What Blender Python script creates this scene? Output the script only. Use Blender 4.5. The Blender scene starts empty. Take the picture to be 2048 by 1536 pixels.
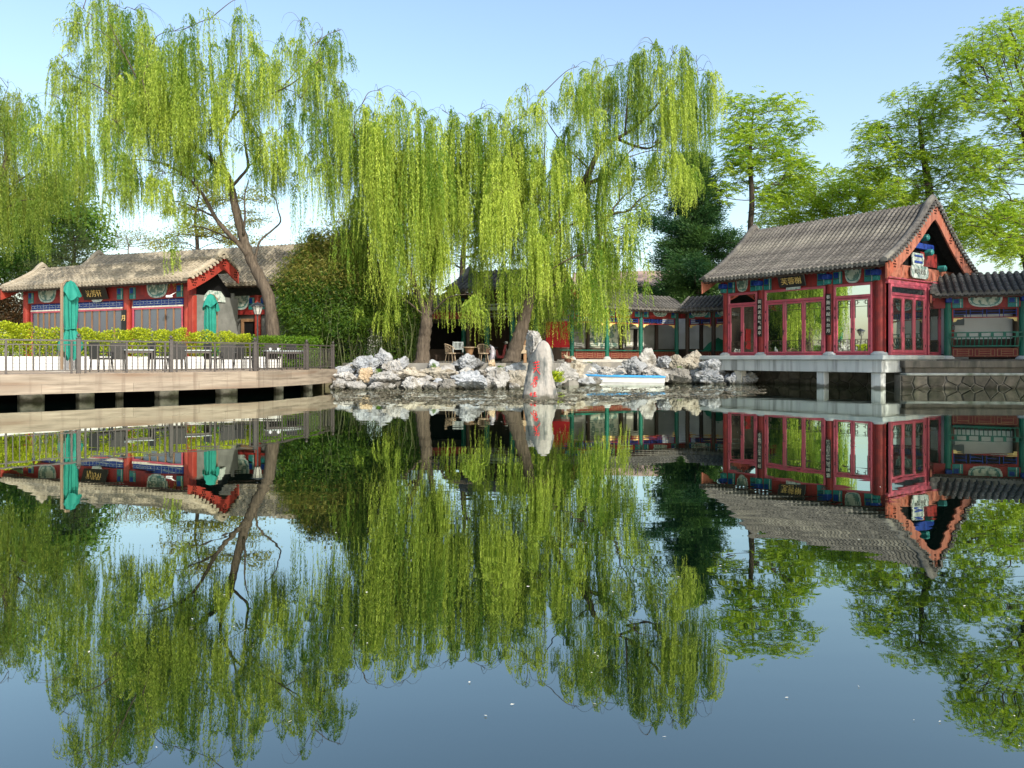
import bpy, bmesh, math, random
import numpy as np
from mathutils import Vector, Matrix, noise as mnoise

random.seed(7)
rng = np.random.default_rng(11)
S = bpy.context.scene
COL = S.collection
R = math.radians

# ------------------------------------------------------------------ camera
EYE, HORIZON, FOC = 1.25, 717.0, 1500.0
cam_d = bpy.data.cameras.new('camera')
cam = bpy.data.objects.new('camera', cam_d)
COL.objects.link(cam)
cam.location = (0, 0, EYE)
cam.rotation_euler = (R(90), 0, 0)
cam_d.sensor_width = 36
cam_d.lens = FOC / 2048 * 36
cam_d.shift_y = -(768 - HORIZON) / 2048
cam_d.clip_end = 2000
S.camera = cam

# ------------------------------------------------------------------ sky and sun
SUN_EL, SUN_AZ = R(36), math.atan2(0.52, -0.86)      # azimuth clockwise from +Y
w = bpy.data.worlds.new('World')
S.world = w
w.use_nodes = True
nt = w.node_tree
sky = nt.nodes.new('ShaderNodeTexSky')
sky.sky_type = 'NISHITA'
sky.sun_disc = False
sky.sun_elevation = SUN_EL
sky.sun_rotation = SUN_AZ
sky.air_density = 1.3
sky.dust_density = 2.2
sky.ozone_density = 1.8
bg = nt.nodes['Background']
bg.inputs['Strength'].default_value = 0.15
nt.links.new(sky.outputs[0], bg.inputs['Color'])
sun_d = bpy.data.lights.new('sun', 'SUN')
sun_d.energy = 3.2
sun_d.angle = R(0.53)
sun_d.color = (1.0, 0.94, 0.84)
sun = bpy.data.objects.new('sun', sun_d)
COL.objects.link(sun)
_dir = Vector((math.sin(SUN_AZ) * math.cos(SUN_EL), math.cos(SUN_AZ) * math.cos(SUN_EL), math.sin(SUN_EL)))
sun.rotation_euler = _dir.to_track_quat('Z', 'Y').to_euler()
sun.location = _dir * 60
S.view_settings.view_transform = 'Standard'
S.view_settings.look = 'None'
S.view_settings.gamma = 1
S.view_settings.use_curve_mapping = False
S.view_settings.exposure = 0.92
S.render.engine = 'CYCLES'
S.cycles.max_bounces = 6
S.cycles.diffuse_bounces = 3
S.cycles.glossy_bounces = 4
S.cycles.transmission_bounces = 3
S.cycles.transparent_max_bounces = 4
S.cycles.use_denoising = True


# ------------------------------------------------------------------ helpers
def at(px, py, d):
    """the point d metres ahead that the photograph shows at (px, py)"""
    return Vector(((px - 1024) / FOC * d, d, EYE + (HORIZON - py) / FOC * d))


class MB:
    def __init__(self):
        self.v, self.f = [], []

    def add(self, vs, fs):
        n = len(self.v)
        self.v += [tuple(p) for p in vs]
        self.f += [tuple(i + n for i in f) for f in fs]
        return self

    def box(self, x0, x1, y0, y1, z0, z1):
        vs = [(x0, y0, z0), (x1, y0, z0), (x1, y1, z0), (x0, y1, z0), (x0, y0, z1), (x1, y0, z1), (x1, y1, z1), (x0, y1, z1)]
        return self.add(vs, [(0, 3, 2, 1), (4, 5, 6, 7), (0, 1, 5, 4), (1, 2, 6, 5), (2, 3, 7, 6), (3, 0, 4, 7)])

    def bevbox(self, x0, x1, y0, y1, z0, z1, b=0.01):
        bm = bmesh.new()
        bmesh.ops.create_cube(bm, size=1)
        for v in bm.verts:
            v.co = ((x0 + x1) / 2 + v.co.x * (x1 - x0), (y0 + y1) / 2 + v.co.y * (y1 - y0), (z0 + z1) / 2 + v.co.z * (z1 - z0))
        bmesh.ops.bevel(bm, geom=bm.edges[:], offset=b, segments=1, affect='EDGES')
        bm.verts.index_update()
        self.add([v.co for v in bm.verts], [[v.index for v in f.verts] for f in bm.faces])
        bm.free()
        return self

    def tube(self, pts, rads, n=6, caps=True):
        pts = [Vector(p) for p in pts]
        if not hasattr(rads, '__len__'):
            rads = [rads] * len(pts)
        base = len(self.v)
        up = Vector((0.13, 0.31, 0.94)).normalized()
        ref = None
        for i, p in enumerate(pts):
            t = (pts[min(i + 1, len(pts) - 1)] - pts[max(i - 1, 0)])
            t = t.normalized() if t.length > 1e-9 else Vector((0, 0, 1))
            if ref is None:
                ref = t.cross(up if abs(t.dot(up)) < 0.9 else Vector((1, 0, 0))).normalized()
            else:
                ref = (ref - t * ref.dot(t))
                ref = ref.normalized() if ref.length > 1e-6 else t.orthogonal().normalized()
            b = t.cross(ref)
            for k in range(n):
                a = 2 * math.pi * k / n
                self.v.append(tuple(p + (ref * math.cos(a) + b * math.sin(a)) * rads[i]))
        for i in range(len(pts) - 1):
            for k in range(n):
                a, c = base + i * n + k, base + i * n + (k + 1) % n
                self.f.append((a, c, c + n, a + n))
        if caps:
            self.f.append(tuple(base + k for k in reversed(range(n))))
            self.f.append(tuple(base + (len(pts) - 1) * n + k for k in range(n)))
        return self

    def bar(self, a, b, wx, wy=None):
        """rectangular bar between two points"""
        wy = wy or wx
        a, b = Vector(a), Vector(b)
        t = (b - a).normalized()
        u = Vector((0, 0, 1)) if abs(t.z) < 0.95 else Vector((1, 0, 0))
        s = t.cross(u).normalized()
        q = s.cross(t)
        vs = []
        for p in (a, b):
            for i, j in ((-1, -1), (1, -1), (1, 1), (-1, 1)):
                vs.append(p + s * (i * wx / 2) + q * (j * wy / 2))
        return self.add(vs, [(0, 1, 2, 3), (7, 6, 5, 4), (0, 4, 5, 1), (1, 5, 6, 2), (2, 6, 7, 3), (3, 7, 4, 0)])

    def lathe(self, prof, n=16, c=(0, 0)):
        """profile [(r, z)] round the z axis"""
        base = len(self.v)
        for r, z in prof:
            for k in range(n):
                a = 2 * math.pi * k / n
                self.v.append((c[0] + r * math.cos(a), c[1] + r * math.sin(a), z))
        for i in range(len(prof) - 1):
            for k in range(n):
                a, b = base + i * n + k, base + i * n + (k + 1) % n
                self.f.append((a, b, b + n, a + n))
        self.f.append(tuple(base + k for k in reversed(range(n))))
        self.f.append(tuple(base + (len(prof) - 1) * n + k for k in range(n)))
        return self

    def prism(self, poly, y0, y1):
        """polygon [(x, z)] extruded from y0 to y1"""
        n = len(poly)
        vs = [(x, y0, z) for x, z in poly] + [(x, y1, z) for x, z in poly]
        fs = [tuple(range(n)), tuple(reversed(range(n, 2 * n)))]
        fs += [(i, i + n, (i + 1) % n + n, (i + 1) % n) for i in range(n)]
        return self.add(vs, fs)

    def mesh(self, name):
        m = bpy.data.meshes.new(name)
        m.from_pydata(self.v, [], self.f)
        m.update()
        return m


def ob(name, data, mat=None, parent=None, loc=None, rz=None, smooth=False):
    if isinstance(data, MB):
        data = data.mesh(name)
    if mat is not None and data is not None and not data.materials:
        data.materials.append(MAT[mat] if isinstance(mat, str) else mat)
    if smooth and data is not None:
        data.polygons.foreach_set('use_smooth', [True] * len(data.polygons))
    o = bpy.data.objects.new(name, data)
    COL.objects.link(o)
    if parent is not None:
        o.parent = parent
    if loc is not None:
        o.location = loc
    if rz is not None:
        o.rotation_euler = (0, 0, rz)
    return o


def tag(o, label, cat, group=None):
    o['label'] = label
    o['category'] = cat
    if group:
        o['group'] = group
    return o


def thing(name, label, cat, loc=(0, 0, 0), rz=0, group=None):
    return tag(ob(name, None, loc=loc, rz=rz), label, cat, group)


def struct(name, data, mat):
    o = ob(name, data, mat)
    o['kind'] = 'structure'
    return o


def copy_tree(root, loc, rz, label, group=None):
    r = root.copy()
    COL.objects.link(r)
    r.location = loc
    r.rotation_euler = (0, 0, rz)
    r['label'] = label
    if group:
        r['group'] = group
    for ch in list(root.children):
        c = ch.copy()
        COL.objects.link(c)
        c.parent = r
        for g in list(ch.children):
            d = g.copy()
            COL.objects.link(d)
            d.parent = c
    return r


# ------------------------------------------------------------------ materials
MAT = {}


def mat(name, c1, c2=None, rough=0.7, scale=4.0, detail=5.0, bump=0.0, bscale=None, stretch=(1, 1, 1), spec=0.3,
        objvar=0.0, dirt=None, dscale=1.2, dlo=0.5, dhi=0.68, metal=0.0, coord='Object', streak=None, slo=0.52, shi=0.70, wet=None):
    """procedural paint/stone/wood: two tones on noise, optional stains of a third colour, optional bump"""
    m = bpy.data.materials.new(name)
    m.use_nodes = True
    t = m.node_tree
    N, L = t.nodes, t.links
    b = N['Principled BSDF']
    b.inputs['Roughness'].default_value = rough
    b.inputs['Specular IOR Level'].default_value = spec
    b.inputs['Metallic'].default_value = metal
    tc = N.new('ShaderNodeTexCoord')
    mp = N.new('ShaderNodeMapping')
    mp.inputs['Scale'].default_value = stretch
    if coord == 'World':
        ge = N.new('ShaderNodeNewGeometry')
        L.new(ge.outputs['Position'], mp.inputs['Vector'])
    else:
        L.new(tc.outputs[coord], mp.inputs['Vector'])
    n = N.new('ShaderNodeTexNoise')
    n.inputs['Scale'].default_value = scale
    n.inputs['Detail'].default_value = detail
    n.inputs['Roughness'].default_value = 0.62
    L.new(mp.outputs[0], n.inputs['Vector'])
    r = N.new('ShaderNodeValToRGB')
    r.color_ramp.elements[0].position = 0.32
    r.color_ramp.elements[1].position = 0.68
    r.color_ramp.elements[0].color = (*c1, 1)
    r.color_ramp.elements[1].color = (*(c2 or c1), 1)
    L.new(n.outputs['Fac'], r.inputs['Fac'])
    out = r.outputs['Color']
    if dirt:
        dn = N.new('ShaderNodeTexNoise')
        dn.inputs['Scale'].default_value = dscale
        dn.inputs['Detail'].default_value = 6
        L.new(mp.outputs[0], dn.inputs['Vector'])
        dr = N.new('ShaderNodeMapRange')
        dr.inputs['From Min'].default_value = dlo
        dr.inputs['From Max'].default_value = dhi
        L.new(dn.outputs['Fac'], dr.inputs['Value'])
        mx = N.new('ShaderNodeMix')
        mx.data_type = 'RGBA'
        L.new(dr.outputs[0], mx.inputs['Factor'])
        L.new(out, mx.inputs['A'])
        mx.inputs['B'].default_value = (*dirt, 1)
        out = mx.outputs['Result']
    if streak:
        ge2 = N.new('ShaderNodeNewGeometry')
        mp2 = N.new('ShaderNodeMapping')
        mp2.inputs['Scale'].default_value = (5, 5, 0.35)
        L.new(ge2.outputs['Position'], mp2.inputs['Vector'])
        sn = N.new('ShaderNodeTexNoise')
        sn.inputs['Scale'].default_value = 1.0
        sn.inputs['Detail'].default_value = 5
        L.new(mp2.outputs[0], sn.inputs['Vector'])
        sr = N.new('ShaderNodeMapRange')
        sr.inputs['From Min'].default_value = slo
        sr.inputs['From Max'].default_value = shi
        L.new(sn.outputs['Fac'], sr.inputs['Value'])
        sx_ = N.new('ShaderNodeMix')
        sx_.data_type = 'RGBA'
        L.new(sr.outputs[0], sx_.inputs['Factor'])
        L.new(out, sx_.inputs['A'])
        sx_.inputs['B'].default_value = (*streak, 1)
        out = sx_.outputs['Result']
    if wet:
        # algae band left by the water line, uneven along its upper edge
        ge3 = N.new('ShaderNodeNewGeometry')
        wn = N.new('ShaderNodeTexNoise')
        wn.inputs['Scale'].default_value = 4.0
        L.new(ge3.outputs['Position'], wn.inputs['Vector'])
        sz_ = N.new('ShaderNodeSeparateXYZ')
        L.new(ge3.outputs['Position'], sz_.inputs[0])
        ad = N.new('ShaderNodeMath')
        ad.operation = 'MULTIPLY_ADD'
        ad.inputs[1].default_value = -0.30
        L.new(wn.outputs['Fac'], ad.inputs[0])
        L.new(sz_.outputs['Z'], ad.inputs[2])
        wr_ = N.new('ShaderNodeMapRange')
        wr_.inputs['From Min'].default_value = -0.10
        wr_.inputs['From Max'].default_value = 0.0
        wr_.inputs['To Min'].default_value = 0.85
        wr_.inputs['To Max'].default_value = 0.0
        L.new(ad.outputs[0], wr_.inputs['Value'])
        wx_ = N.new('ShaderNodeMix')
        wx_.data_type = 'RGBA'
        L.new(wr_.outputs[0], wx_.inputs['Factor'])
        L.new(out, wx_.inputs['A'])
        wx_.inputs['B'].default_value = (*wet, 1)
        out = wx_.outputs['Result']
    if objvar:
        oi = N.new('ShaderNodeObjectInfo')
        mr = N.new('ShaderNodeMapRange')
        mr.inputs['To Min'].default_value = 1 - objvar
        mr.inputs['To Max'].default_value = 1 + objvar
        L.new(oi.outputs['Random'], mr.inputs['Value'])
        hs = N.new('ShaderNodeHueSaturation')
        L.new(mr.outputs[0], hs.inputs['Value'])
        L.new(out, hs.inputs['Color'])
        out = hs.outputs['Color']
    L.new(out, b.inputs['Base Color'])
    if bump:
        bn = N.new('ShaderNodeTexNoise')
        bn.inputs['Scale'].default_value = bscale or scale * 3
        bn.inputs['Detail'].default_value = 6
        L.new(mp.outputs[0], bn.inputs['Vector'])
        bp = N.new('ShaderNodeBump')
        bp.inputs['Strength'].default_value = bump
        bp.inputs['Distance'].default_value = 0.05
        L.new(bn.outputs['Fac'], bp.inputs['Height'])
        L.new(bp.outputs[0], b.inputs['Normal'])
    MAT[name] = m
    return m


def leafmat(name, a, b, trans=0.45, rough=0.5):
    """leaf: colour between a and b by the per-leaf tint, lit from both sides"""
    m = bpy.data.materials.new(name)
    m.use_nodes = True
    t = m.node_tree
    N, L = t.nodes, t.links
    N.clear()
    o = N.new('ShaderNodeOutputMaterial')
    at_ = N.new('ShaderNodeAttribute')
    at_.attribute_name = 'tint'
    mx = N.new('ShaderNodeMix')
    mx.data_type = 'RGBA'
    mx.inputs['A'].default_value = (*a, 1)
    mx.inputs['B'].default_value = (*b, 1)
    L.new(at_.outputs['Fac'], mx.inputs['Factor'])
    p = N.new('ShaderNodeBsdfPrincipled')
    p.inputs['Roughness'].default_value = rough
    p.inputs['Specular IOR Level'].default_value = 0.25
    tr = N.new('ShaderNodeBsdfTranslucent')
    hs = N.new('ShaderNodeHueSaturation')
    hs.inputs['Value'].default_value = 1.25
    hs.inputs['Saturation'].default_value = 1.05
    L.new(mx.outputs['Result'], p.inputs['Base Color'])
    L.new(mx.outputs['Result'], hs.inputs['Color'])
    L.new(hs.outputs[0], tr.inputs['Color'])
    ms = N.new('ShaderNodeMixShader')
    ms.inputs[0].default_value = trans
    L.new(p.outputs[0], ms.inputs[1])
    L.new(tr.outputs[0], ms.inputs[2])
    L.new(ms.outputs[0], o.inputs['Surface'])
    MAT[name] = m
    return m


mat('tile_grey', (0.055, 0.051, 0.046), (0.135, 0.125, 0.108), rough=0.85, scale=5, bump=0.35, bscale=30, objvar=0.22, dirt=(0.19, 0.178, 0.145), dscale=0.9, dlo=0.52, dhi=0.72)
mat('tile_pan_shade', (0.018, 0.017, 0.016), (0.042, 0.039, 0.035), rough=0.9, scale=6, bump=0.4, bscale=20)  # darker than the barrels, painting shade into the furrows
mat('tile_warm', (0.215, 0.183, 0.132), (0.36, 0.31, 0.228), rough=0.85, scale=5, bump=0.35, bscale=30, objvar=0.16, dirt=(0.24, 0.22, 0.17), dscale=0.8, dlo=0.55, dhi=0.75)
mat('tile_pan_warm_shade', (0.125, 0.106, 0.075), (0.185, 0.16, 0.115), rough=0.9, scale=6, bump=0.4, bscale=20)  # warm pans, furrow shade put into the darker colour
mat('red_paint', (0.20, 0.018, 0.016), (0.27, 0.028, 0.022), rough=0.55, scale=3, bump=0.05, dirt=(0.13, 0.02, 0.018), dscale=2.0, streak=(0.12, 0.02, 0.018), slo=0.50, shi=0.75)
mat('red_lit', (0.24, 0.028, 0.018), (0.30, 0.038, 0.023), rough=0.6, scale=3, dirt=(0.30, 0.05, 0.03), dscale=2.0, streak=(0.19, 0.03, 0.02), slo=0.52, shi=0.75)  # brighter copy of the red paint, sunlight put into the colour
mat('door_red', (0.40, 0.06, 0.085), (0.44, 0.07, 0.10), rough=0.4, scale=2, spec=0.5, dirt=(0.30, 0.055, 0.07), dscale=3.0, streak=(0.33, 0.08, 0.095), slo=0.52, shi=0.74)
mat('barge_red', (0.29, 0.098, 0.058), (0.36, 0.135, 0.083), rough=0.7, scale=2.5, stretch=(1, 1, 0.5), bump=0.1, dirt=(0.30, 0.07, 0.035), dscale=2.6, streak=(0.21, 0.07, 0.045), slo=0.48, shi=0.70)
mat('dark_red', (0.10, 0.012, 0.010), (0.14, 0.018, 0.014), rough=0.6)
mat('green_paint', (0.004, 0.085, 0.055), (0.008, 0.13, 0.085), rough=0.45, scale=3, stretch=(1, 1, 0.25), dirt=(0.012, 0.06, 0.045), dscale=3, streak=(0.02, 0.055, 0.04), slo=0.54, shi=0.74)
mat('teal_paint', (0.01, 0.12, 0.11), (0.03, 0.20, 0.18), rough=0.5, scale=14)
mat('blue_paint', (0.006, 0.02, 0.16), (0.012, 0.05, 0.26), rough=0.5, scale=10)
mat('pale_paint', (0.36, 0.41, 0.36), (0.47, 0.50, 0.45), rough=0.6, scale=12, dirt=(0.16, 0.24, 0.20), dscale=7, dlo=0.5, dhi=0.6)
mat('landscape_paint', (0.30, 0.36, 0.28), (0.50, 0.52, 0.42), rough=0.6, scale=6, dirt=(0.10, 0.17, 0.14), dscale=5, dlo=0.48, dhi=0.56)
mat('cream_line', (0.62, 0.58, 0.48), rough=0.6)
mat('black_lacquer', (0.008, 0.007, 0.006), (0.014, 0.012, 0.010), rough=0.35, spec=0.5)
mat('gold_paint', (0.62, 0.42, 0.12), (0.70, 0.52, 0.20), rough=0.45)
mat('bronze_lattice', (0.05, 0.035, 0.02), (0.08, 0.055, 0.03), rough=0.5)
mat('white_wall', (0.62, 0.63, 0.62), (0.70, 0.70, 0.68), rough=0.85, scale=1.2, dirt=(0.50, 0.50, 0.47), dscale=0.8)
mat('grey_brick', (0.11, 0.113, 0.10), (0.18, 0.182, 0.163), rough=0.9, scale=2, bump=0.1, objvar=0.1, dirt=(0.10, 0.105, 0.09), dscale=1.0)
mat('concrete', (0.36, 0.38, 0.37), (0.44, 0.45, 0.43), rough=0.85, scale=1.5, dirt=(0.25, 0.26, 0.25), dscale=2.5, stretch=(1, 1, 0.12), dlo=0.56, dhi=0.75, streak=(0.20, 0.205, 0.195), slo=0.52, shi=0.72, wet=(0.06, 0.06, 0.045))
mat('slab_stone', (0.30, 0.34, 0.34), (0.40, 0.43, 0.42), rough=0.8, scale=2, dirt=(0.48, 0.48, 0.43), dscale=1.6)
mat('plinth_stone', (0.38, 0.365, 0.33), (0.48, 0.46, 0.41), rough=0.85, scale=2, dirt=(0.35, 0.33, 0.28), dscale=1.5)
mat('dark_wood', (0.035, 0.024, 0.016), (0.07, 0.045, 0.03), rough=0.6, scale=4, stretch=(1, 1, 0.1))
mat('brown_wood', (0.16, 0.085, 0.04), (0.26, 0.15, 0.075), rough=0.7, scale=5, stretch=(1, 1, 0.12))
mat('wicker', (0.30, 0.22, 0.14), (0.40, 0.31, 0.21), rough=0.6, scale=20)
mat('fascia_wood', (0.155, 0.124, 0.092), (0.31, 0.258, 0.198), rough=0.75, scale=2.2, stretch=(0.35, 0.35, 4.5), bump=0.12, bscale=6, coord='World', objvar=0.10, dirt=(0.16, 0.11, 0.075), dscale=1.1, dlo=0.50, dhi=0.70, streak=(0.13, 0.095, 0.07), slo=0.56, shi=0.84)
mat('deck_wood', (0.24, 0.18, 0.13), (0.34, 0.27, 0.20), rough=0.8, scale=4, coord='World')
mat('rail_metal', (0.048, 0.040, 0.036), (0.068, 0.058, 0.052), rough=0.45, spec=0.5, scale=8)
mat('dark_metal', (0.012, 0.012, 0.013), (0.022, 0.022, 0.024), rough=0.4, spec=0.5)
mat('dark_weave', (0.020, 0.020, 0.018), (0.045, 0.044, 0.040), rough=0.7, scale=40)
mat('planter_white', (0.52, 0.52, 0.51), (0.62, 0.62, 0.60), rough=0.6, scale=1.5, dirt=(0.50, 0.49, 0.45), dscale=2.2, streak=(0.36, 0.35, 0.31), slo=0.54, shi=0.75)
mat('soil', (0.03, 0.022, 0.015), (0.05, 0.035, 0.024), rough=0.95)
mat('umbrella_green', (0.008, 0.150, 0.112), (0.014, 0.20, 0.148), rough=0.75, scale=3, bump=0.15, bscale=10)
mat('mast_wood', (0.17, 0.12, 0.075), (0.25, 0.18, 0.115), rough=0.6, stretch=(1, 1, 0.1))
mat('ground', (0.10, 0.095, 0.05), (0.19, 0.16, 0.10), rough=0.95, scale=0.6, bump=0.3, coord='World')
mat('terrace_stone', (0.155, 0.148, 0.132), (0.235, 0.225, 0.20), rough=0.9, scale=1.4, coord='World', bump=0.1, dirt=(0.28, 0.25, 0.19), dscale=0.7)
mat('pile_stone', (0.28, 0.26, 0.22), (0.46, 0.43, 0.37), rough=0.9, scale=4, bump=0.4, dirt=(0.12, 0.13, 0.07), dscale=2.5, wet=(0.045, 0.042, 0.026))
mat('wall_grey_shade', (0.24, 0.25, 0.225), (0.31, 0.315, 0.285), rough=0.9, scale=1.5, dirt=(0.19, 0.195, 0.17), dscale=0.9)  # greyed version of the white wall, corridor shade put into the colour
mat('wall_stone', (0.085, 0.075, 0.056), (0.16, 0.14, 0.107), rough=0.9, scale=3, bump=0.4, objvar=0.35, dirt=(0.07, 0.07, 0.045), dscale=1.6, wet=(0.045, 0.042, 0.026))
mat('mortar', (0.15, 0.137, 0.11), (0.22, 0.20, 0.165), rough=0.95, scale=5, bump=0.3)
mat('ledge_stone', (0.07, 0.063, 0.053), (0.145, 0.128, 0.103), rough=0.9, scale=2, bump=0.3, dirt=(0.05, 0.05, 0.04), dscale=3, stretch=(1, 1, 0.3))
mat('strip_stone', (0.26, 0.28, 0.26), (0.36, 0.37, 0.33), rough=0.85, scale=2, dirt=(0.12, 0.14, 0.10), dscale=2.4)
mat('rock_pale', (0.20, 0.195, 0.185), (0.375, 0.365, 0.345), rough=0.9, scale=1.9, detail=8, bump=1.0, bscale=6, objvar=0.2, dirt=(0.15, 0.135, 0.11), dscale=2.2, coord='World', wet=(0.045, 0.042, 0.026))
mat('rock_blue', (0.19, 0.205, 0.22), (0.34, 0.35, 0.36), rough=0.9, scale=1.9, detail=8, bump=1.0, bscale=6, objvar=0.2, dirt=(0.12, 0.12, 0.115), dscale=2.4, coord='World', wet=(0.045, 0.042, 0.026))
mat('rock_tan', (0.235, 0.21, 0.165), (0.37, 0.34, 0.28), rough=0.9, scale=2.2, detail=8, bump=1.0, bscale=6, objvar=0.2, dirt=(0.15, 0.12, 0.08), dscale=2.4, coord='World', wet=(0.045, 0.042, 0.026))
mat('rock_ochre', (0.30, 0.215, 0.125), (0.42, 0.35, 0.25), rough=0.9, scale=2.5, bump=0.6, bscale=6, coord='World')
mat('rock_dark', (0.10, 0.095, 0.085), (0.20, 0.19, 0.17), rough=0.9, scale=2.0, bump=0.7, bscale=5, coord='World', wet=(0.045, 0.042, 0.026))
mat('stele_stone', (0.205, 0.19, 0.168), (0.335, 0.315, 0.282), rough=0.85, scale=2.4, detail=8, bump=0.45, bscale=6, stretch=(1.6, 1, 0.5), dirt=(0.080, 0.088, 0.085), dscale=2.3, dlo=0.47, dhi=0.60, coord='World', wet=(0.045, 0.042, 0.026))
mat('stele_red', (0.50, 0.02, 0.025), (0.60, 0.03, 0.03), rough=0.6)
mat('banner_red', (0.26, 0.004, 0.006), (0.33, 0.007, 0.008), rough=0.75, scale=3)
mat('boat_white', (0.55, 0.55, 0.54), (0.64, 0.64, 0.62), rough=0.35, spec=0.5, scale=2, dirt=(0.52, 0.52, 0.48), dscale=3)
mat('boat_blue', (0.03, 0.22, 0.48), (0.05, 0.28, 0.56), rough=0.4, spec=0.5)
mat('bark', (0.042, 0.032, 0.023), (0.115, 0.090, 0.065), rough=0.95, scale=5, stretch=(2.2, 2.2, 0.35), bump=0.9, bscale=9)
mat('bark_dark', (0.035, 0.027, 0.02), (0.085, 0.065, 0.048), rough=0.95, scale=5, stretch=(2, 2, 0.4), bump=0.7, bscale=9)
mat('bark_grey', (0.10, 0.085, 0.065), (0.20, 0.17, 0.13), rough=0.95, scale=6, stretch=(2, 2, 0.4))
mat('stud_dark', (0.018, 0.008, 0.007), rough=0.95, spec=0.05)
mat('culm', (0.030, 0.042, 0.012), (0.075, 0.085, 0.028), rough=0.5, scale=6, objvar=0.3)
mat('plastic_white', (0.70, 0.70, 0.70), rough=0.4)
mat('grey_box', (0.10, 0.13, 0.14), (0.13, 0.16, 0.17), rough=0.5)
mat('lamp_glass', (0.33, 0.32, 0.28), (0.38, 0.37, 0.33), rough=0.3)
mat('pale_cloth', (0.55, 0.50, 0.56), (0.66, 0.62, 0.66), rough=0.9)
mat('curtain', (0.16, 0.17, 0.24), (0.26, 0.27, 0.34), rough=0.9, scale=4, stretch=(6, 6, 0.3))
mat('scooter_red', (0.14, 0.008, 0.010), rough=0.25, spec=0.6)
mat('wood_root', (0.50, 0.38, 0.24), (0.62, 0.50, 0.35), rough=0.8, scale=6, bump=0.3)
mat('pot_brown', (0.14, 0.055, 0.03), rough=0.5)
mat('tent_green', (0.015, 0.20, 0.10), (0.03, 0.27, 0.15), rough=0.7, scale=3)
mat('paper', (0.62, 0.62, 0.54), rough=0.9)
mat('far_wall', (0.55, 0.48, 0.42), (0.66, 0.58, 0.50), rough=0.9)
mat('far_roof', (0.30, 0.20, 0.155), (0.36, 0.26, 0.21), rough=0.9)
mat('void_shade', (0.008, 0.008, 0.008), rough=0.9, spec=0.1)  # near-black that paints shade into rooms, gables and openings
leafmat('willow_leaf', (0.085, 0.18, 0.014), (0.51, 0.60, 0.095), trans=0.44)
leafmat('willow_far_leaf', (0.11, 0.19, 0.020), (0.38, 0.43, 0.07), trans=0.42)
leafmat('tree_leaf', (0.07, 0.15, 0.012), (0.28, 0.36, 0.030), trans=0.45)
leafmat('bright_leaf', (0.11, 0.23, 0.014), (0.46, 0.57, 0.055), trans=0.5)
leafmat('yellow_leaf', (0.16, 0.18, 0.020), (0.34, 0.32, 0.05), trans=0.45)
leafmat('deep_leaf', (0.05, 0.13, 0.018), (0.18, 0.30, 0.035), trans=0.45)
leafmat('conifer_leaf', (0.014, 0.055, 0.020), (0.085, 0.165, 0.035), trans=0.3)
leafmat('pine_leaf', (0.06, 0.095, 0.03), (0.17, 0.21, 0.06), trans=0.3)
leafmat('bamboo_leaf', (0.025, 0.075, 0.010), (0.14, 0.22, 0.022), trans=0.4)
leafmat('bamboo_dry', (0.14, 0.15, 0.03), (0.30, 0.27, 0.06), trans=0.4)
leafmat('hedge_leaf', (0.10, 0.19, 0.008), (0.50, 0.55, 0.030), trans=0.35)
leafmat('shrub_leaf', (0.06, 0.15, 0.012), (0.17, 0.28, 0.020), trans=0.4)
leafmat('litter_leaf', (0.035, 0.028, 0.016), (0.40, 0.35, 0.25), trans=0.1)
leafmat('russet_leaf', (0.035, 0.03, 0.012), (0.11, 0.055, 0.02), trans=0.3)
leafmat('petal', (0.62, 0.60, 0.50), (0.75, 0.73, 0.66), trans=0.2)


def glass_mat(name, tint, mirror, room=(0.02, 0.025, 0.025)):
    """coated window pane: mostly a mirror of the garden, a dark room behind"""
    m = bpy.data.materials.new(name)
    m.use_nodes = True
    N, L = m.node_tree.nodes, m.node_tree.links
    N.clear()
    o = N.new('ShaderNodeOutputMaterial')
    g = N.new('ShaderNodeBsdfGlossy')
    g.inputs['Color'].default_value = (*tint, 1)
    g.inputs['Roughness'].default_value = 0.015
    n = N.new('ShaderNodeTexNoise')
    n.inputs['Scale'].default_value = 1.3
    bp = N.new('ShaderNodeBump')
    bp.inputs['Strength'].default_value = 0.02
    bp.inputs['Distance'].default_value = 0.05
    tc = N.new('ShaderNodeTexCoord')
    L.new(tc.outputs['Object'], n.inputs['Vector'])
    L.new(n.outputs['Fac'], bp.inputs['Height'])
    L.new(bp.outputs[0], g.inputs['Normal'])
    d = N.new('ShaderNodeBsdfDiffuse')
    d.inputs['Color'].default_value = (*room, 1)
    mx = N.new('ShaderNodeMixShader')
    mx.inputs[0].default_value = mirror
    L.new(d.outputs[0], mx.inputs[1])
    L.new(g.outputs[0], mx.inputs[2])
    L.new(mx.outputs[0], o.inputs['Surface'])
    MAT[name] = m


glass_mat('window_glass', (0.90, 0.97, 0.92), 0.86)
glass_mat('dim_glass', (0.80, 0.90, 0.90), 0.45)
glass_mat('curtained_glass', (0.80, 0.85, 0.95), 0.18, (0.07, 0.08, 0.105))


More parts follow.
